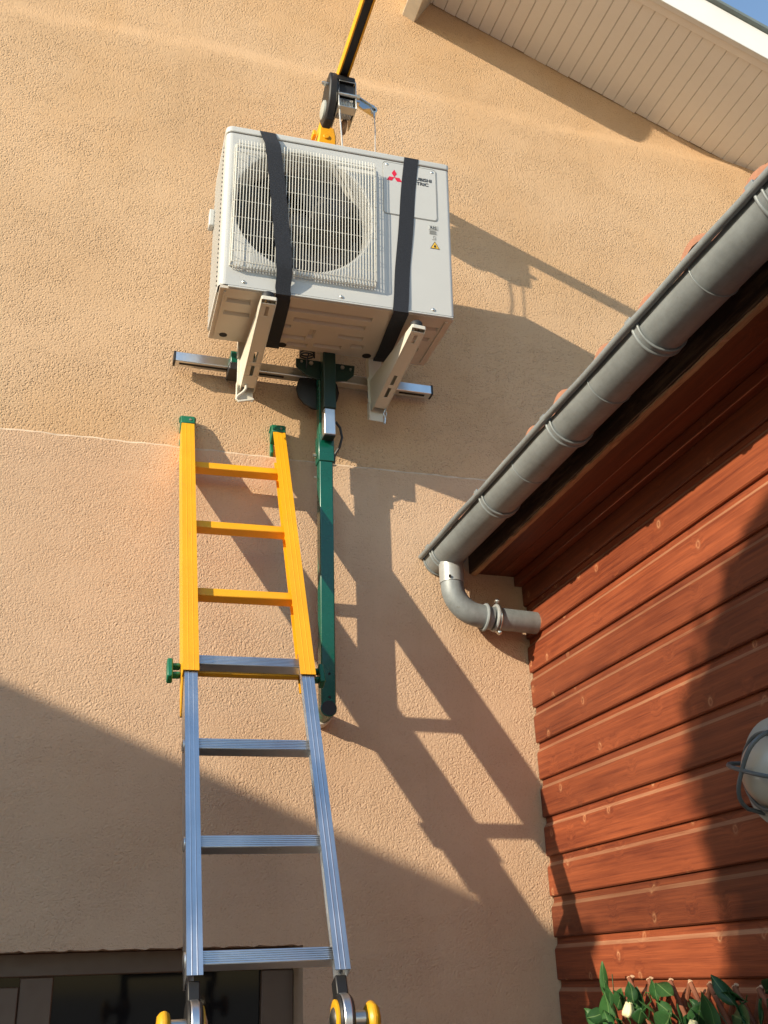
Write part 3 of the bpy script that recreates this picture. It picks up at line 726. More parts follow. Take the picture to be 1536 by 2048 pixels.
q = MB(); q.tube([(0.732, -0.0006, 0.3075), (0.732, -0.0006, 0.3145), (0.741, -0.0006, 0.3145), (0.741, -0.0006, 0.3075)], 0.0007, 4, closed=True); q.box((0.728, -0.0010, 0.2995), (0.742, -0.0004, 0.3015)); q.box((0.7385, -0.0010, 0.3018), (0.7425, -0.0004, 0.3045)); q.build('manual_symbol', M['print_grey'], ac)
q = MB(); q.prism([(0.720, -0.0008, 0.2625), (0.755, -0.0008, 0.2625), (0.7375, -0.0008, 0.2935)], (0, 0.0005, 0)); wl = q.build('warning_triangle', M['print'], ac)
q = MB(); q.prism([(0.7235, -0.0013, 0.2645), (0.7515, -0.0013, 0.2645), (0.7375, -0.0013, 0.2895)], (0, 0.0004, 0)); q.build('triangle_field', M['warn'], wl)
q = MB(); q.prism([(0.7345, -0.0018, 0.2675), (0.7405, -0.0018, 0.2675), (0.7420, -0.0018, 0.2720), (0.7395, -0.0018, 0.2760), (0.7378, -0.0018, 0.2810), (0.7350, -0.0018, 0.2755), (0.7332, -0.0018, 0.2715)], (0, 0.0004, 0)); q.build('flame', M['print'], wl)

# straps: ribbons in the unit's frame, things of their own
def strap(label, path, th=0.0028):
    """path: (u_left, u_right, depth, v)"""
    o = thing('lifting_strap', label, 'strap', AOr, 'black straps round the air conditioner', AR)
    # resample smoothly
    pts = [Vector(p) for p in path]; res = []
    for i in range(len(pts)-1):
        for k in range(6): res.append(pts[i].lerp(pts[i+1], k/6))
    res.append(pts[-1])
    vs = []; fs = []; n = len(res)
    for i, p in enumerate(res):
        a = res[max(0, i-1)]; c = res[min(n-1, i+1)]
        t = Vector((0, c[2]-a[2], c[3]-a[3])).normalized(); nr = Vector((0, t.z, -t.y))*(-th)
        wob = 0.0012*math.sin(i*0.7)
        for uu in (p[0], p[1]):
            vs += [(uu+wob, p[2], p[3]), (uu+wob+nr.x, p[2]+nr.y, p[3]+nr.z)]
        if i:
            k = 4*i
            fs += [(k-4, k-2, k+2, k), (k-1, k-3, k+1, k+3), (k-3, k-4, k, k+1), (k-2, k-1, k+3, k+2)]
    fs += [(0, 1, 3, 2), (4*n-4, 4*n-2, 4*n-1, 4*n-3)]
    q = MB(); q.add(vs, fs); q.build('webbing', M['strap'], o, angle=50)
    return o
strap('black strap crossing the fan guard of the air conditioner', [(0.09, 0.144, 0.28, AH+0.004), (0.108, 0.162, 0.02, AH+0.004), (0.112, 0.166, -0.004, AH-0.004), (0.126, 0.180, -0.0365, 0.560), (0.158, 0.212, -0.0372, 0.30), (0.178, 0.231, -0.0372, 0.085), (0.180, 0.232, -0.0345, 0.068), (0.182, 0.232, -0.014, 0.008), (0.184, 0.233, -0.0075, -0.014), (0.188, 0.236, 0.012, -0.020), (0.205, 0.252, 0.30, -0.020), (0.207, 0.254, 0.335, -0.016)])
strap('black strap over the badge panel of the air conditioner', [(0.645, 0.698, 0.28, AH+0.004), (0.633, 0.686, 0.02, AH+0.004), (0.631, 0.684, -0.004, AH-0.004), (0.612, 0.665, -0.0035, 0.42), (0.594, 0.647, -0.0020, 0.18), (0.580, 0.633, -0.0060, 0.0), (0.581, 0.634, -0.006, -0.014), (0.584, 0.637, 0.012, -0.020), (0.600, 0.650, 0.30, -0.020), (0.602, 0.652, 0.335, -0.016)])

# ------------------------------------------------------------------ wall brackets carried under the unit
def bracket(label, x0, x1, zt, yf, tilt):
    o = thing('support_bracket', label, 'bracket', ((x0+x1)/2, 3.09, 1.85), 'ivory brackets under the air conditioner')
    BO = ((x0+x1)/2, 3.09, 1.85); t = 0.0028; YB = 3.098; xm = (x0+x1)/2
    q = MB()
    # channel open at the top: sloping bottom web with slots, two upright flanges
    ZF, ZB_, L0, L1 = zt-0.020, zt-0.128, yf+0.012, YB-0.012
    def wp(f): return Vector((xm, L0+(L1-L0)*f, ZF+(ZB_-ZF)*f))
    wdir = (wp(1)-wp(0)).normalized(); wn = Vector((0, -wdir.z, wdir.y)); hw_ = (x1-x0)/2; sw = 0.0058
    cuts = [0.0, 0.035, 0.135, 0.54, 0.66, 0.70, 0.82, 0.965]
    for i in range(len(cuts)-1):
        A_, B_ = wp(cuts[i]), wp(cuts[i+1]); c_ = (A_+B_)/2; hl = wdir*((B_-A_).length/2)
        if i % 2 == 0: q.obox(c_, (hw_, 0, 0), hl, wn*(t/2))
        else:
            for sg_ in (-1, 1): q.obox(c_+Vector((sg_*(hw_+sw)/2, 0, 0)), ((hw_-sw)/2, 0, 0), hl, wn*(t/2))
    for xa, xb in ((x0-t, x0), (x1, x1+t)):
        poly = [(xa, yf+0.002, zt), (xa, yf+0.002, zt-0.012), (xa, L0, ZF-0.0025), (xa, L1, ZB_-0.0025), (xa, YB, ZB_), (xa, YB, zt)]
        q.prism(poly, (xb-xa, 0, 0))
    q.box((x0, yf, zt-0.014), (x1, yf+0.0038, zt)); q.box((x0, yf+0.0042, zt-0.003), (x1, yf+0.05, zt-0.0005))
    q.build('arm', M['bracket'], o, BO, bevel=0.0012)
    q = MB(); q.box((x0-0.012, YB+0.0005, zt-0.165), (x1+0.0, YB+0.0035, zt+0.34)); q.box((x0-0.0155, YB-0.022, zt+0.004), (x0-0.0125, YB+0.0035, zt+0.34)); q.box((x0-0.0155, YB-0.018, zt-0.165), (x0-0.0125, YB+0.0035, zt-0.10)); q.build('upright', M['bracket'], o, BO, bevel=0.001)
    q = MB(); q.lathe((xm, yf+0.022, zt+0.0005), (0, 0, 1), [(0, 0.019), (0.003, 0.021), (0.018, 0.021), (0.021, 0.019)], 24); q.build('rubber_mount', M['rubber'], o, BO)
    q = MB(); q.cyl((xm, yf+0.022, zt-0.014), (xm, yf+0.022, zt-0.003), 0.0055, 6); q.cyl((xm, yf+0.022, zt-0.006), (xm, yf+0.022, zt-0.0032), 0.011, 20); q.build('bolt', M['steel'], o, BO)
    return o, BO
bl, blo = bracket('ivory bracket arm with a bent hook under the left of the unit', 0.493, 0.538, 1.995, 2.705, 0)
q = MB(); q.tube([(0.512, 3.08, 1.895), (0.507, 3.062, 1.874), (0.506, 3.060, 1.856), (0.498, 3.060, 1.843), (0.478, 3.060, 1.822), (0.474, 3.060, 1.811), (0.482, 3.060, 1.803), (0.534, 3.060, 1.817)], 0.0046, 10); q.build('hook', M['bracket'], bl, blo)
br, bro = bracket('ivory bracket arm with a small ring under the right of the unit', 1.004, 1.049, 1.980, 2.715, 0)
q = MB(); q.tube([(1.045, 3.07, 1.855+0.0), (1.049, 3.07, 1.835), (1.043, 3.07, 1.815), (1.038, 3.07, 1.832)], 0.0028, 8, closed=True); q.tube([(1.043, 3.07, 1.815), (1.040, 3.07, 1.792)], 0.0045, 8); q.build('safety_ring', M['steel'], br, bro)
br.location.x -= 0.034; br.rotation_euler.z = 0.090

# ------------------------------------------------------------------ lift
lift = thing('lift_frame', 'green lifting mast with an aluminium cross bar standing against the wall', 'lift', (0.80, 3.12, 0.763))
LO = (0.80, 3.12, 0.763)
def tube_sq(name, mat, x0, x1, y0, y1, z0, z1, bev=0.004): q = MB(); q.box((x0, y0, z0), (x1, y1, z1)); return q.build(name, mat, lift, LO, bevel=bev)
MX0, MX1 = 0.776, 0.824
ms = tube_sq('mast', M['green'], MX0, MX1, 3.098, 3.142, 0.768, 2.02)
for z in (0.80, 0.875):
    q = MB(); q.cyl((0.803, 3.0975, z), (0.803, 3.099, z), 0.0045, 12); q.build('pin_hole', M['dark'], ms, LO)
tube_sq('collar', M['green'], MX0-0.004, MX1+0.004, 3.094, 3.146, 1.630, 1.735, 0.003)
q = MB(); q.tube([(0.769, 3.12, 1.66), (0.758, 3.12, 1.66)], 0.006, 10); q.tube([(0.769, 3.12, 1.575), (0.761, 3.12, 1.575)], 0.0045, 10); q.build('clamp_screw', M['steel'], lift, LO)
tube_sq('upper_mast', M['plate'], 0.779, 0.825, 3.046, 3.0935, 1.815, 2.964)  # darker green paints in the unit's shadow
tube_sq('inner_tube', M['alu'], 0.782, 0.822, 3.050, 3.090, 1.712, 1.8148, 0.003)
tube_sq('tube_cap', M['black'], 0.782, 0.822, 3.050, 3.090, 1.706, 1.7118, 0.002)
q = MB(); q.tube([(0.828, 3.07, 1.775), (0.845, 3.075, 1.755), (0.853, 3.08, 1.72), (0.845, 3.09, 1.685), (0.831, 3.10, 1.66), (0.830, 3.11, 1.63)], 0.0045, 8); q.build('hose', M['black'], lift, LO)
# foot: short cross tube with pad against the wall
q = MB(); q.tube([(0.800, 3.098, 0.765), (0.798, 3.165, 0.760)], 0.027, 24); q.build('foot_tube', M['green'], lift, LO, bevel=0.002)
q = MB(); q.cyl((0.800, 3.0955, 0.765), (0.800, 3.0985, 0.765), 0.0235, 20); q.build('tube_plug', M['black'], lift, LO)
q = MB(); q.tube([(0.798, 3.165, 0.757), (0.797, W-0.001, 0.755)], 0.0295, 24); q.build('foot_pad', M['cream_pad'], lift, LO, bevel=0.003)
# cross bar in two telescoping lengths
q = MB(); q.box((0.268, 3.146, 1.988), (1.226, 3.184, 2.026)); cb = q.build('cross_bar', M['alu_rung'], lift, LO, bevel=0.003)
for x in (0.2675, 1.2265):
    q = MB(); q.box((x-0.004, 3.145, 1.987), (x+0.004, 3.185, 2.027)); q.build('bar_plug', M['black'], lift, LO, bevel=0.001)
for x0, x1 in ((0.285, 0.455), (0.56, 0.66), (1.10, 1.20)):
    q = MB(); q.box((x0, 3.158, 1.9868), (x1, 3.168, 1.9885)); q.build('bar_slot', M['dark'], cb, LO)
for x0, x1 in ((0.458, 0.545), (0.985, 1.056)):
    q = MB(); q.box((x0, 3.105, 1.983), (x1, 3.145, 2.033)); q.build('clamp', M['green'], lift, LO, bevel=0.003)
    q = MB(); q.box((x0-0.004, 3.10, 1.955), (x1+0.002, 3.185, 1.9845)); q.build('clamp_foot', M['black'], lift, LO, bevel=0.003)
# swivel plate and drum behind the mast
q = MB(); q.prism([(0.690, 3.094, 1.998), (0.72, 3.094, 1.972), (0.76, 3.094, 1.955), (0.84, 3.094, 1.955), (0.88, 3.094, 1.965), (0.905, 3.094, 1.99), (0.910, 3.094, 2.032), (0.690, 3.094, 2.032)], (0, 0.006, 0)); pt = q.build('swivel_plate', M['plate'], lift, LO, bevel=0.002)
for x, z, r in ((0.71, 2.018, 0.005), (0.745, 2.016, 0.008), (0.862, 2.016, 0.008), (0.892, 2.012, 0.005)):
    q = MB(); q.cyl((x, 3.0885, z), (x, 3.0945, z), r, 6); q.build('bolt', M['steel'], pt, LO)
q = MB(); q.lathe((0.785, 3.147, 1.945), (0, 1, 0), [(0, 0.060), (0.006, 0.080), (0.016, 0.080), (0.022, 0.060), (0.036, 0.058)], 14); q.build('drum', M['black'], lift, LO)
q = MB(); q.tube([(0.730+0.026*math.cos(t), 3.088-0.022*math.sin(t), 2.038+0.0016*t) for t in [0.35*i for i in range(45)]], 0.0030, 8); q.tube([(0.730, 3.066, 2.038), (0.727, 3.08, 2.02), (0.727, 3.088, 1.99)], 0.0030, 8); q.build('spring', M['black'], lift, LO)
# head of the mast
q = MB(); q.prism([(0.765, 3.050, 3.02), (0.772, 3.050, 3.075), (0.775, 3.050, 3.115), (0.835, 3.050, 3.115), (0.842, 3.050, 3.07), (0.842, 3.050, 3.02), (0.822, 3.050, 2.965), (0.780, 3.050, 2.965)], (0, 0.10, 0)); q.build('mast_head', M['yellow'], lift, LO, bevel=0.006)
q = MB(); q.box((0.752, 3.07, 3.08), (0.766, 3.11, 3.105)); q.cyl((0.80, 3.044, 3.06), (0.80, 3.05, 3.06), 0.012, 16); q.build('head_pin', M['yellow'], lift, LO, bevel=0.002)

boom = thing('lifting_boom', 'yellow and black lifting boom with a winch above the air conditioner', 'hoist', (0.81, 3.10, 3.13))
KO = (0.81, 3.10, 3.13)
BX, BZ, BH = 0.808, 3.158, 0.0215
q = MB()   # yellow channel open below: two cheeks and a top
q.box((BX-BH, 1.50, BZ-BH), (BX-BH+0.007, 3.16, BZ+BH)); q.box((BX+BH-0.007, 1.50, BZ-BH), (BX+BH, 3.16, BZ+BH)); q.box((BX-BH+0.0072, 1.50, BZ+BH-0.008), (BX+BH-0.0072, 3.16, BZ+BH))
q.build('rail', M['yellow'], boom, KO, bevel=0.002)
q = MB(); q.box((BX-BH+0.0075, 1.52, BZ-BH+0.006), (BX+BH-0.0075, 3.14, BZ+BH-0.010)); q.build('rail_lining', M['black'], boom, KO)
# trolley and winch
q = MB(); q.box((BX-0.045, 2.80, BZ-0.048), (BX+0.045, 2.93, BZ-BH-0.002)); q.build('trolley', M['black'], boom, KO, bevel=0.005)
wy = 2.865
q = MB(); q.prism([(0.752, wy-0.060, 3.145), (0.752, wy+0.02, 3.150), (0.752, wy+0.085, 3.10), (0.752, wy+0.100, 3.035), (0.752, wy+0.070, 2.985), (0.752, wy+0.01, 2.975), (0.752, wy-0.045, 3.02), (0.752, wy-0.070, 3.09)], (0.034, 0, 0)); wc = q.build('gear_cover', M['black'], boom, KO, bevel=0.006)
q = MB(); q.lathe((0.7518, wy+0.03, 3.035), (-1, 0, 0), [(0, 0.038), (0.007, 0.036), (0.010, 0.028), (0.0105, 0.004)], 24); q.build('cover_disc', M['lamp_base'], wc, KO)
q = MB(); q.cyl((0.752, wy-0.035, 3.105), (0.727, wy-0.035, 3.105), 0.007, 12); q.cyl((0.742, wy-0.035, 3.105), (0.736, wy-0.035, 3.105), 0.011, 6); q.build('crank_shaft', M['steel'], boom, KO)
q = MB()
for x in (0.789, 0.856): q.box((x-0.002, wy-0.058, 2.985), (x+0.002, wy+0.062, 3.118))
q.box((0.7912, wy-0.062, 3.108), (0.8538, wy-0.058, 3.122)); q.box((0.7912, wy-0.058, 2.985), (0.8538, wy-0.020, 2.989))
wf = q.build('winch_frame', M['steel'], boom, KO, bevel=0.001)
q = MB(); q.box((0.7915, wy-0.050, 3.062), (0.8535, wy-0.045, 3.106)); q.box((0.7915, wy-0.035, 3.075), (0.8535, wy+0.055, 3.118)); q.build('winch_guard', M['black'], boom, KO, bevel=0.002)
q = MB(); q.cyl((0.786, wy-0.058, 3.045), (0.864, wy-0.058, 3.045), 0.0065, 14); q.cyl((0.859, wy-0.058, 3.045), (0.869, wy-0.058, 3.045), 0.011, 6); q.build('cross_rod', M['steel'], wf, KO)
q = MB(); q.cyl((0.793, wy, 3.030), (0.852, wy, 3.030), 0.033, 24); q.build('cable_drum', M['black'], boom, KO)
q = MB()
for i in range(9): q.tube([(0.798+0.0062*i, wy+0.036*math.cos(t), 3.030+0.036*math.sin(t)) for t in [2*math.pi*k/20 for k in range(20)]], 0.003, 6, closed=True)
q.build('wound_cable', M['cable'], boom, KO)
q = MB(); q.lathe((0.825, wy+0.045, 2.985), (1, 0, 0), [(0, 0.026), (0.004, 0.030), (0.012, 0.030), (0.016, 0.026)], 22); q.build('guide_pulley', M['wood_edge'], boom, KO)
# angled anchor plate on the right
q = MB(); a0 = Vector((0.862, 2.90, 3.155)); a1 = Vector((0.955, 2.87, 3.065)); dv = (a1-a0).normalized(); nv = Vector((-dv.z, 0, dv.x))
pl = [a0+nv*0.006, a1+nv*0.006, a1+dv*0.006-nv*0.012, a1-nv*0.030, a1-dv*0.022-nv*0.006, a1-dv*0.040-nv*0.034, a1-dv*0.066-nv*0.030, a1-dv*0.072-nv*0.012, a0-nv*0.040, a0-dv*0.010]
q.prism([tuple(p) for p in pl], (0, 0.006, 0)); q.obox((a0+a1)/2+nv*0.006+Vector((0, 0.018, 0)), dv*0.062, (0, 0.024, 0), nv*0.003); q.build('anchor_plate', M['steel'], boom, KO, bevel=0.001)
q = MB(); q.tube([(0.945+0.010*math.cos(t), 2.868, 3.062+0.012*math.sin(t)) for t in [2*math.pi*k/16 for k in range(16)]], 0.004, 8, closed=True); q.tube([(0.945, 2.868, 3.052), (0.945, 2.868, 3.025)], [0.0055, 0.0045], 10); q.cyl((0.940, 2.858, 3.070), (0.940, 2.880, 3.070), 0.007, 6); q.build('shackle', M['steel'], boom, KO)
q = MB(); q.tube([(0.797, wy-0.042, 3.035), (0.795, wy-0.040, 2.96), (0.799, wy-0.040, 2.88), (0.806, wy-0.030, 2.80), (0.815, wy-0.02, 2.705)], 0.0032, 8); q.build('cable', M['cable'], boom, KO)
q = MB(); q.tube([(0.945, 2.868, 3.03), (0.947, 2.868, 2.97), (0.944, 2.868, 2.86), (0.935, 2.868, 2.705)], 0.0022, 8); q.build('cable', M['cable'], boom, KO)
q = MB(); q.box((0.80, 2.83, 2.684), (0.95, 2.875, 2.708)); q.build('hook_block', M['black'], boom, KO, bevel=0.004)

# ------------------------------------------------------------------ ladder (local frame: x along rungs, y down the rails, z towards the viewer... away = -z)
le = Vector((1.0, -0.025, 0.006)); ldn = Vector((-0.005, -0.419, -0.908)).normalized(); le = (le-ldn*le.dot(ldn)).normalized(); ln = ldn.cross(le).normalized()   # ln points out of the wall
if ln.y > 0: ln = -ln
LT = (0.3494, 3.123, 1.6007)
# local axes x=le, y=-ldn (up the rail), z = x cross y
lup = -ldn; lz = le.cross(lup)
LR = Matrix((le, lup, lz)).transposed()
lad = thing('ladder', 'aluminium ladder with a yellow telescoping top section leaning on the wall', 'ladder', LT, rot=LR)
LWD = 0.2756
def lbox(q, x0, x1, t0, t1, z0, z1): q.box((x0, -t1, z0), (x1, -t0, z1))
# z: positive = towards the viewer
SGN = 1 if lz.dot(Vector((0, -1, 0))) > 0 else -1
RD = 0.066
def rail(name, mat, xo, xi, t0, t1, zf, zb, th, bev=0.002, ribs=2):
    """C-section: web on the outer side (xo), flanges reaching inwards to xi"""
    q = MB(); s_ = 1 if xi > xo else -1
    poly = [(xo, zf), (xi, zf), (xi, zf-th), (xo+s_*th, zf-th), (xo+s_*th, zb+th), (xi-s_*0.012, zb+th), (xi-s_*0.012, zb), (xo, zb)]
    if ribs:
        wdt = xi-xo; pr = []
        for k in range(ribs):
            c = xo+wdt*(k+1)/(ribs+1); pr += [(c-s_*0.0016, zf), (c-s_*0.0005, zf+0.0004), (c+s_*0.0005, zf+0.0004), (c+s_*0.0016, zf)]
        poly = [poly[0]] + pr + poly[1:]
    q.prism([(x, -t1, z) for x, z in poly], (0, t1-t0, 0))
    return q.build(name, mat, lad, smooth=False)
Z0 = 0.020
rail('yellow_rail', M['yellow'], -0.043, 0.0, -0.165, 0.937, Z0, -RD, 0.003)
rail('yellow_rail', M['yellow'], LWD+0.043, LWD, -0.165, 0.937, Z0, -RD, 0.003)
for s_, xo in ((1, -0.043), (-1, LWD+0.043)):
    q = MB(); q.prism([(xo, -0.9372, -RD), (xo, -0.9372, Z0-0.03), (xo, -1.03, -RD+0.006), (xo, -1.03, -RD)], (s_*0.003, 0, 0)); q.prism([(xo, -0.9372, -RD), (xo, -1.03, -RD), (xo, -1.03, -RD+0.003), (xo, -0.9372, -RD+0.003)], (s_*0.014, 0, 0)); q.build('rail_guide', M['yellow'], lad, smooth=False)
rail('aluminium_rail', M['alu'], -0.0385, -0.004, 0.80, 1.757, Z0-0.006, -RD+0.008, 0.0028)
rail('aluminium_rail', M['alu'], LWD+0.0385, LWD+0.004, 0.80, 1.757, Z0-0.006, -RD+0.008, 0.0028)
for k in range(3):
    q = MB(); lbox(q, -0.012, LWD+0.012, 0.2973*k, 0.2973*k+0.030, -0.044, -0.012); q.build('yellow_rung', M['yellow'], lad, bevel=0.003)
q = MB(); lbox(q, -0.012, LWD+0.012, 0.864, 0.892, -0.063, -0.0435); q.build('yellow_rung', M['yellow'], lad, bevel=0.003)
for k in range(4):
    t0 = 0.858+0.2786*k; q = MB()
    ribz = [(t0, -0.003)]
    # ribbed front face
    nrb = 6; hgt = 0.030
    for i in range(nrb):
        a = t0+hgt*i/nrb; lbox(q, -0.014, LWD+0.014, a+0.0004, a+hgt/nrb-0.0006, -0.0108, -0.009)
    lbox(q, -0.014, LWD+0.014, t0, t0+hgt, -0.043, -0.011)
    q.build('aluminium_rung', M['alu_rung'], lad, bevel=0.0006)
    q = MB(); q.lathe((-0.0385, -t0-0.015, -0.022), (-1, 0, 0), [(-0.002, 0.018), (0.002, 0.018), (0.004, 0.014), (0.0045, 0.004)], 18); q.build('rung_flange', M['alu'], lad)
for x0, x1, s_ in ((-0.046, 0.003, 1), (LWD-0.003, LWD+0.046, -1)):
    q = MB(); lbox(q, x0, x1, -0.205, -0.1655, -RD-0.006, Z0+0.003); 
    lbox(q, x0+(0.001 if s_ > 0 else 0.0), x0+0.012, -0.2040, -0.12, -RD-0.006, -RD+0.03)
    lbox(q, x0-0.004, x1+0.005, -0.212, -0.2052, -RD-0.010, Z0-0.006)
    q.build('end_cap', M['green_cap'], lad, bevel=0.004)
    q = MB(); q.lathe(((x0+x1)/2+0.008, 0.182, Z0+0.003), (0, 0, 1), [(0, 0.005), (0.003, 0.0045), (0.004, 0.001)], 10); q.build('rivet', M['steel'], lad)
# locking knobs at the foot of the yellow section
for s_, xo in ((-1, -0.043), (1, LWD+0.043)):
    q = MB()
    for tt in (0.872, 0.902): lbox(q, xo+s_*0.001, xo+s_*0.024, tt, tt+0.010, -0.052, -0.028)
    lbox(q, xo+s_*0.022, xo+s_*0.038, 0.862, 0.925, -0.056, -0.020); q.build('lock_lever', M['green_cap'], lad, bevel=0.004)
# hinge joints with yellow release knobs, and the lower half of the ladder below the frame
for s_, xm in ((-1, -0.021), (1, LWD+0.021)):
    q = MB(); lbox(q, xm-0.013, xm+0.013, 1.757, 1.80, -RD+0.014, -0.010); q.build('hinge_arm', M['black'], lad, bevel=0.003)
    q = MB(); q.lathe((xm-0.016, -1.845, -0.030), (1, 0, 0), [(0, 0.046), (0.004, 0.050), (0.028, 0.050), (0.032, 0.046)], 32); hd = q.build('hinge_disc', M['black'], lad)
    q = MB(); q.lathe((xm-0.009, -1.845, -0.030), (1, 0, 0), [(0, 0.0505), (0.002, 0.052), (0.016, 0.052), (0.018, 0.0505)], 32); q.build('hinge_rim', M['alu'], hd)
    xi = xm-s_*0.017
    q = MB(); q.lathe((xi, -1.845, -0.030), (-s_, 0, 0), [(-0.001, 0.040), (0.003, 0.040), (0.005, 0.034), (0.005, 0.026)], 28); q.build('inner_ring', M['yellow_knob'], hd)
    q = MB(); q.lathe((xi-s_*0.004, -1.845, -0.030), (-s_, 0, 0), [(0, 0.026), (0.004, 0.022), (0.008, 0.010), (0.009, 0.002)], 20); q.build('pivot_cap', M['steel'], hd)
    xo = xm+s_*0.016
    q = MB(); q.cyl((xo, -1.845, -0.030), (xo+s_*0.034, -1.845, -0.030), 0.017, 20); q.build('spindle', M['steel'], lad)
    q = MB(); q.lathe((xo+s_*0.030, -1.850, -0.030), (s_, 0, 0), [(0, 0.020), (0.004, 0.034), (0.012, 0.040), (0.022, 0.038), (0.028, 0.030), (0.030, 0.010)], 9); q.build('release_knob', M['yellow_knob'], lad, bevel=0.003)
    q = MB()
    # side plate with rivets that carries the hinge
    lbox(q, xm+(-0.0150 if s_ < 0 else 0.0125)-s_*0.0, xm+(-0.0125 if s_ < 0 else 0.0150), 1.62, 1.7565, -0.062, -0.034); q.build('hinge_plate', M['black'], lad, bevel=0.001)
TB = 3.93
rail('lower_rail', M['alu'], -0.0385, -0.004, 1.882, TB, Z0-0.006, -RD+0.008, 0.0028)
rail('lower_rail', M['alu'], LWD+0.0385, LWD+0.004, 1.882, TB, Z0-0.006, -RD+0.008, 0.0028)
for k in range(7):
    t0 = 2.05+0.2786*k; q = MB(); lbox(q, -0.014, LWD+0.014, t0, t0+0.03, -0.037, -0.005); q.build('aluminium_rung', M['alu_rung'], lad, bevel=0.002)

# ------------------------------------------------------------------ bulkhead lamp
LY, LZ_ = 1.955, 0.382
lamp = thing('wall_lamp', 'grey caged bulkhead lamp on the red cladding', 'lamp', (XS, LY, LZ_))
PO = (XS, LY, LZ_)
q = MB(); q.lathe((XS+0.002, LY, LZ_), (-1, 0, 0), [(0, 0.112), (0.006, 0.119), (0.026, 0.120), (0.034, 0.117), (0.036, 0.100), (0.044, 0.096), (0.048, 0.086)], 44); q.build('body', M['lamp_base'], lamp, PO)
q = MB(); q.lathe((XS-0.048, LY, LZ_), (-1, 0, 0), [(0, 0.0760)]+[(0.050*math.sin(RAD(a)), 0.0755*math.cos(RAD(a))+0.0003) for a in range(6, 90, 6)], 40); q.build('glass_dome', M['clearpane'], lamp, PO)
q = MB()
q.tube([(XS-0.056, LY+0.083*math.cos(t), LZ_+0.083*math.sin(t)) for t in [2*math.pi*k/40 for k in range(40)]], 0.0046, 8, closed=True)
q.build('cage_ring', M['lamp_cage'], lamp, PO)
for aa in (20, 128):
    q = MB(); pts = []
    for k in range(17):
        f_ = -1+2*k/16.0; r = 0.106*f_; hgt = 0.098*math.sqrt(max(0, 1-abs(f_)**3.2))
        pts.append((XS-0.020-hgt, LY+r*math.cos(RAD(aa)), LZ_+r*math.sin(RAD(aa))))
    q.tube(pts, 0.0050, 8); q.build('cage_bar', M['lamp_cage'], lamp, PO)

# ------------------------------------------------------------------ willow trellis with fabric leaves
trel = thing('leafy_trellis', 'willow lattice screen with green fabric leaves and cream flowers against the shed', 'trellis', (1.48, 1.9, GZ))
TO = (1.48, 1.9, GZ)
XT = XS-0.055
def stick(y0, z0, y1, z1, x, r):
    dy, dz = y1-y0, z1-z0; L_ = math.hypot(dy, dz); k = 0.75/L_
    pts = [(x+rnd.uniform(-0.003, 0.003), y0+dy*k*t+rnd.uniform(-0.003, 0.003), z0+dz*k*t) for t in (0, 0.2, 0.45, 0.7, 1.0)]
    q = MB(); q.tube(pts, [r*rnd.uniform(0.9, 1.1) for _ in pts], 8); o = q.build('stick', M['stick'], trel, TO)
    e = Vector(pts[0]); d = (Vector(pts[0])-Vector(pts[1])).normalized()
    q = MB(); q.cyl(e-d*0.0005, e+d*0.0012, r*0.97, 10); q.build('cut_end', M['stick_end'], o, TO)
tops = [2.66, 2.56, 2.465, 2.38, 2.292, 2.20, 2.11, 2.02, 1.93, 1.84, 1.75, 1.66, 1.57]
for i, y in enumerate(tops):
    z = -0.026-0.045*(2.66-y)
    stick(y+0.004, z, y+0.052, z-0.075, XT+0.008, 0.0058)
    stick(y-0.006, z-0.003, y-0.058, z-0.078, XT-0.006, 0.0060)
def leaf(y, z, x, L_, wd, ang, tilt, curl):
    """leaf pointing at angle ang (in the shed-wall plane, 0 = towards the viewer, 90 = up)"""
    NL = 7; vs = []; fs = []
    for i in range(NL+1):
        t = i/NL; hw = wd*0.5*(math.sin(math.pi*min(1, t**0.85))**0.8+0.02) if 0 < t < 1 else 0.0015
        bend = curl*(t*t)*L_; side = 0.22*hw
        for s_ in (-1, 0, 1): vs.append((s_*hw, L_*t, bend+side*abs(s_)+0.003*math.sin(7*t+s_*2)))
        if i:
            k = 3*i; fs += [(k-3, k-2, k+1, k), (k-2, k-1, k+2, k+1)]
    q = MB(); q.add(vs, fs); o = q.build('leaf', M['leaf'], trel, angle=80)
    so = o.modifiers.new('thick', 'SOLIDIFY'); so.thickness = 0.0005
    a = RAD(ang)
    fwd = Vector((0, -math.cos(a), math.sin(a))); nr = Vector((-1, 0, 0))
    rot = Matrix.Rotation(RAD(tilt), 3, fwd); nr = rot @ nr; sd = fwd.cross(nr)
    Mx = Matrix((sd, fwd, nr)).transposed().to_4x4(); Mx.translation = Vector((x-TO[0], y-TO[1], z-TO[2])); o.matrix_local = Mx
    return o
XL = XT-0.02
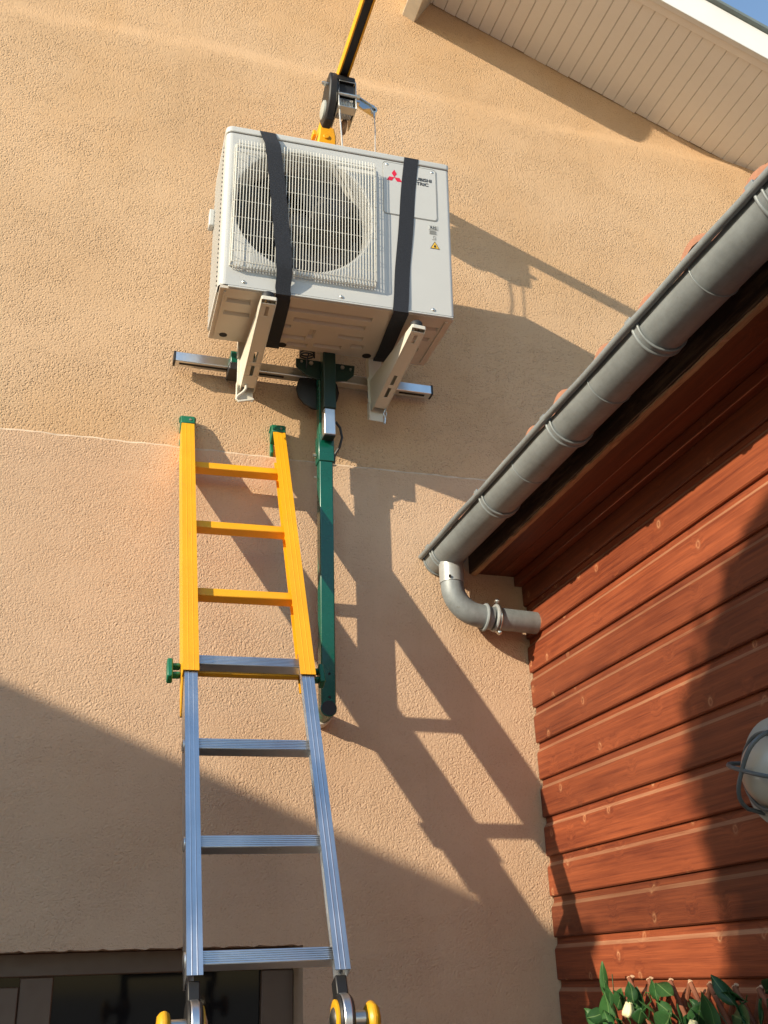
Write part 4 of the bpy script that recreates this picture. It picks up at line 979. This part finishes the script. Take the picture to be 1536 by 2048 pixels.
spec = [(2.755, -0.075, 0.105, 0.030, 96, 50, 0.15), (2.752, -0.150, 0.105, 0.060, 92, 15, 0.1), (2.668, -0.090, 0.080, 0.050, 132, -20, 0.2), (2.690, -0.085, 0.105, 0.062, 6, 12, 0.25),
        (2.78, -0.150, 0.090, 0.045, 152, 30, 0.2), (2.475, -0.040, 0.125, 0.050, -22, -35, 0.2), (2.49, -0.155, 0.135, 0.085, 34, 15, 0.15), (2.325, -0.140, 0.075, 0.060, 110, -25, 0.1),
        (2.205, -0.052, 0.120, 0.050, -28, 25, 0.2), (2.175, -0.105, 0.135, 0.075, -8, -12, 0.25), (2.70, -0.150, 0.095, 0.050, 112, -35, 0.1), (2.60, -0.085, 0.150, 0.050, -4, 40, 0.2),
        (2.62, -0.13, 0.11, 0.055, 60, 30, 0.1), (2.555, -0.135, 0.10, 0.06, 150, -30, 0.2), (2.43, -0.10, 0.09, 0.05, -60, 20, 0.3), (2.36, -0.15, 0.10, 0.055, 65, 40, 0.1), (2.25, -0.15, 0.11, 0.06, 95, 10, 0.2),
        (2.27, -0.10, 0.10, 0.05, -70, -20, 0.2), (2.12, -0.15, 0.11, 0.06, 50, -30, 0.2), (2.08, -0.06, 0.10, 0.055, 15, 30, 0.2), (2.04, -0.12, 0.12, 0.07, -30, -10, 0.2), (2.72, -0.17, 0.09, 0.05, 200, 20, 0.2), (2.40, -0.17, 0.1, 0.06, 180, 10, 0.2)]
for (y, z, L_, wd, an, ti, cu) in spec: leaf(y, z, XL+rnd.uniform(-0.02, 0.012), L_*0.84, wd*rnd.uniform(0.75, 0.95), an+rnd.uniform(-8, 8), ti*1.3, cu*1.5)
for i in range(70):
    leaf(rnd.uniform(1.4, 2.78), rnd.uniform(-0.62, -0.17), XL+rnd.uniform(-0.025, 0.012), rnd.uniform(0.08, 0.13), rnd.uniform(0.045, 0.075), rnd.uniform(0, 360), rnd.uniform(-45, 45), rnd.uniform(0.05, 0.3))
for i in range(26):
    leaf(rnd.uniform(1.95, 2.78), rnd.uniform(-0.17, -0.075), XL+rnd.uniform(-0.03, 0.012), rnd.uniform(0.05, 0.085), rnd.uniform(0.022, 0.042), rnd.uniform(-60, 200), rnd.uniform(-60, 60), rnd.uniform(0.1, 0.45))
for (y, z) in ((2.612, -0.103), (2.325, -0.138)):
    q = MB()
    for k in range(6):
        a = k*1.25; r0 = 0.008+0.0016*k
        vs = []; fs = []
        for i in range(5):
            for j in range(5):
                aa = a+(j-2)*0.42; hh = -0.016+0.032*i/4; rr = r0*(0.55+0.55*math.sin(math.pi*min(1, 0.25+0.2*i)))+0.0020*(j % 2)
                vs.append((-0.012-abs(hh)*0.1+rr*math.cos(aa)*0.9, rr*math.sin(aa)*1.1, hh*1.05))
        for i in range(4):
            for j in range(4): k0 = i*5+j; fs.append((k0, k0+1, k0+6, k0+5))
        q.add(vs, fs)
    o = q.build('flower', M['petal'], trel, angle=80)
    so = o.modifiers.new('thick', 'SOLIDIFY'); so.thickness = 0.0012
    o.location = (XL-0.012-TO[0], y-TO[1], z-TO[2]); o.rotation_euler = (0.3, 0.2, 0)
for i in range(16):
    y = rnd.uniform(2.0, 2.7); z = rnd.uniform(-0.16, -0.06); a = rnd.uniform(0, 6.28)
    pts = [(XL+rnd.uniform(-0.01, 0.01), y+0.03*t*math.cos(a+0.5*t), z+0.03*t*math.sin(a+0.5*t)) for t in (0, 0.6, 1.2, 1.8)]
    q = MB(); q.tube(pts, 0.0014, 5); q.build('stem', M['leaf'], trel, TO)
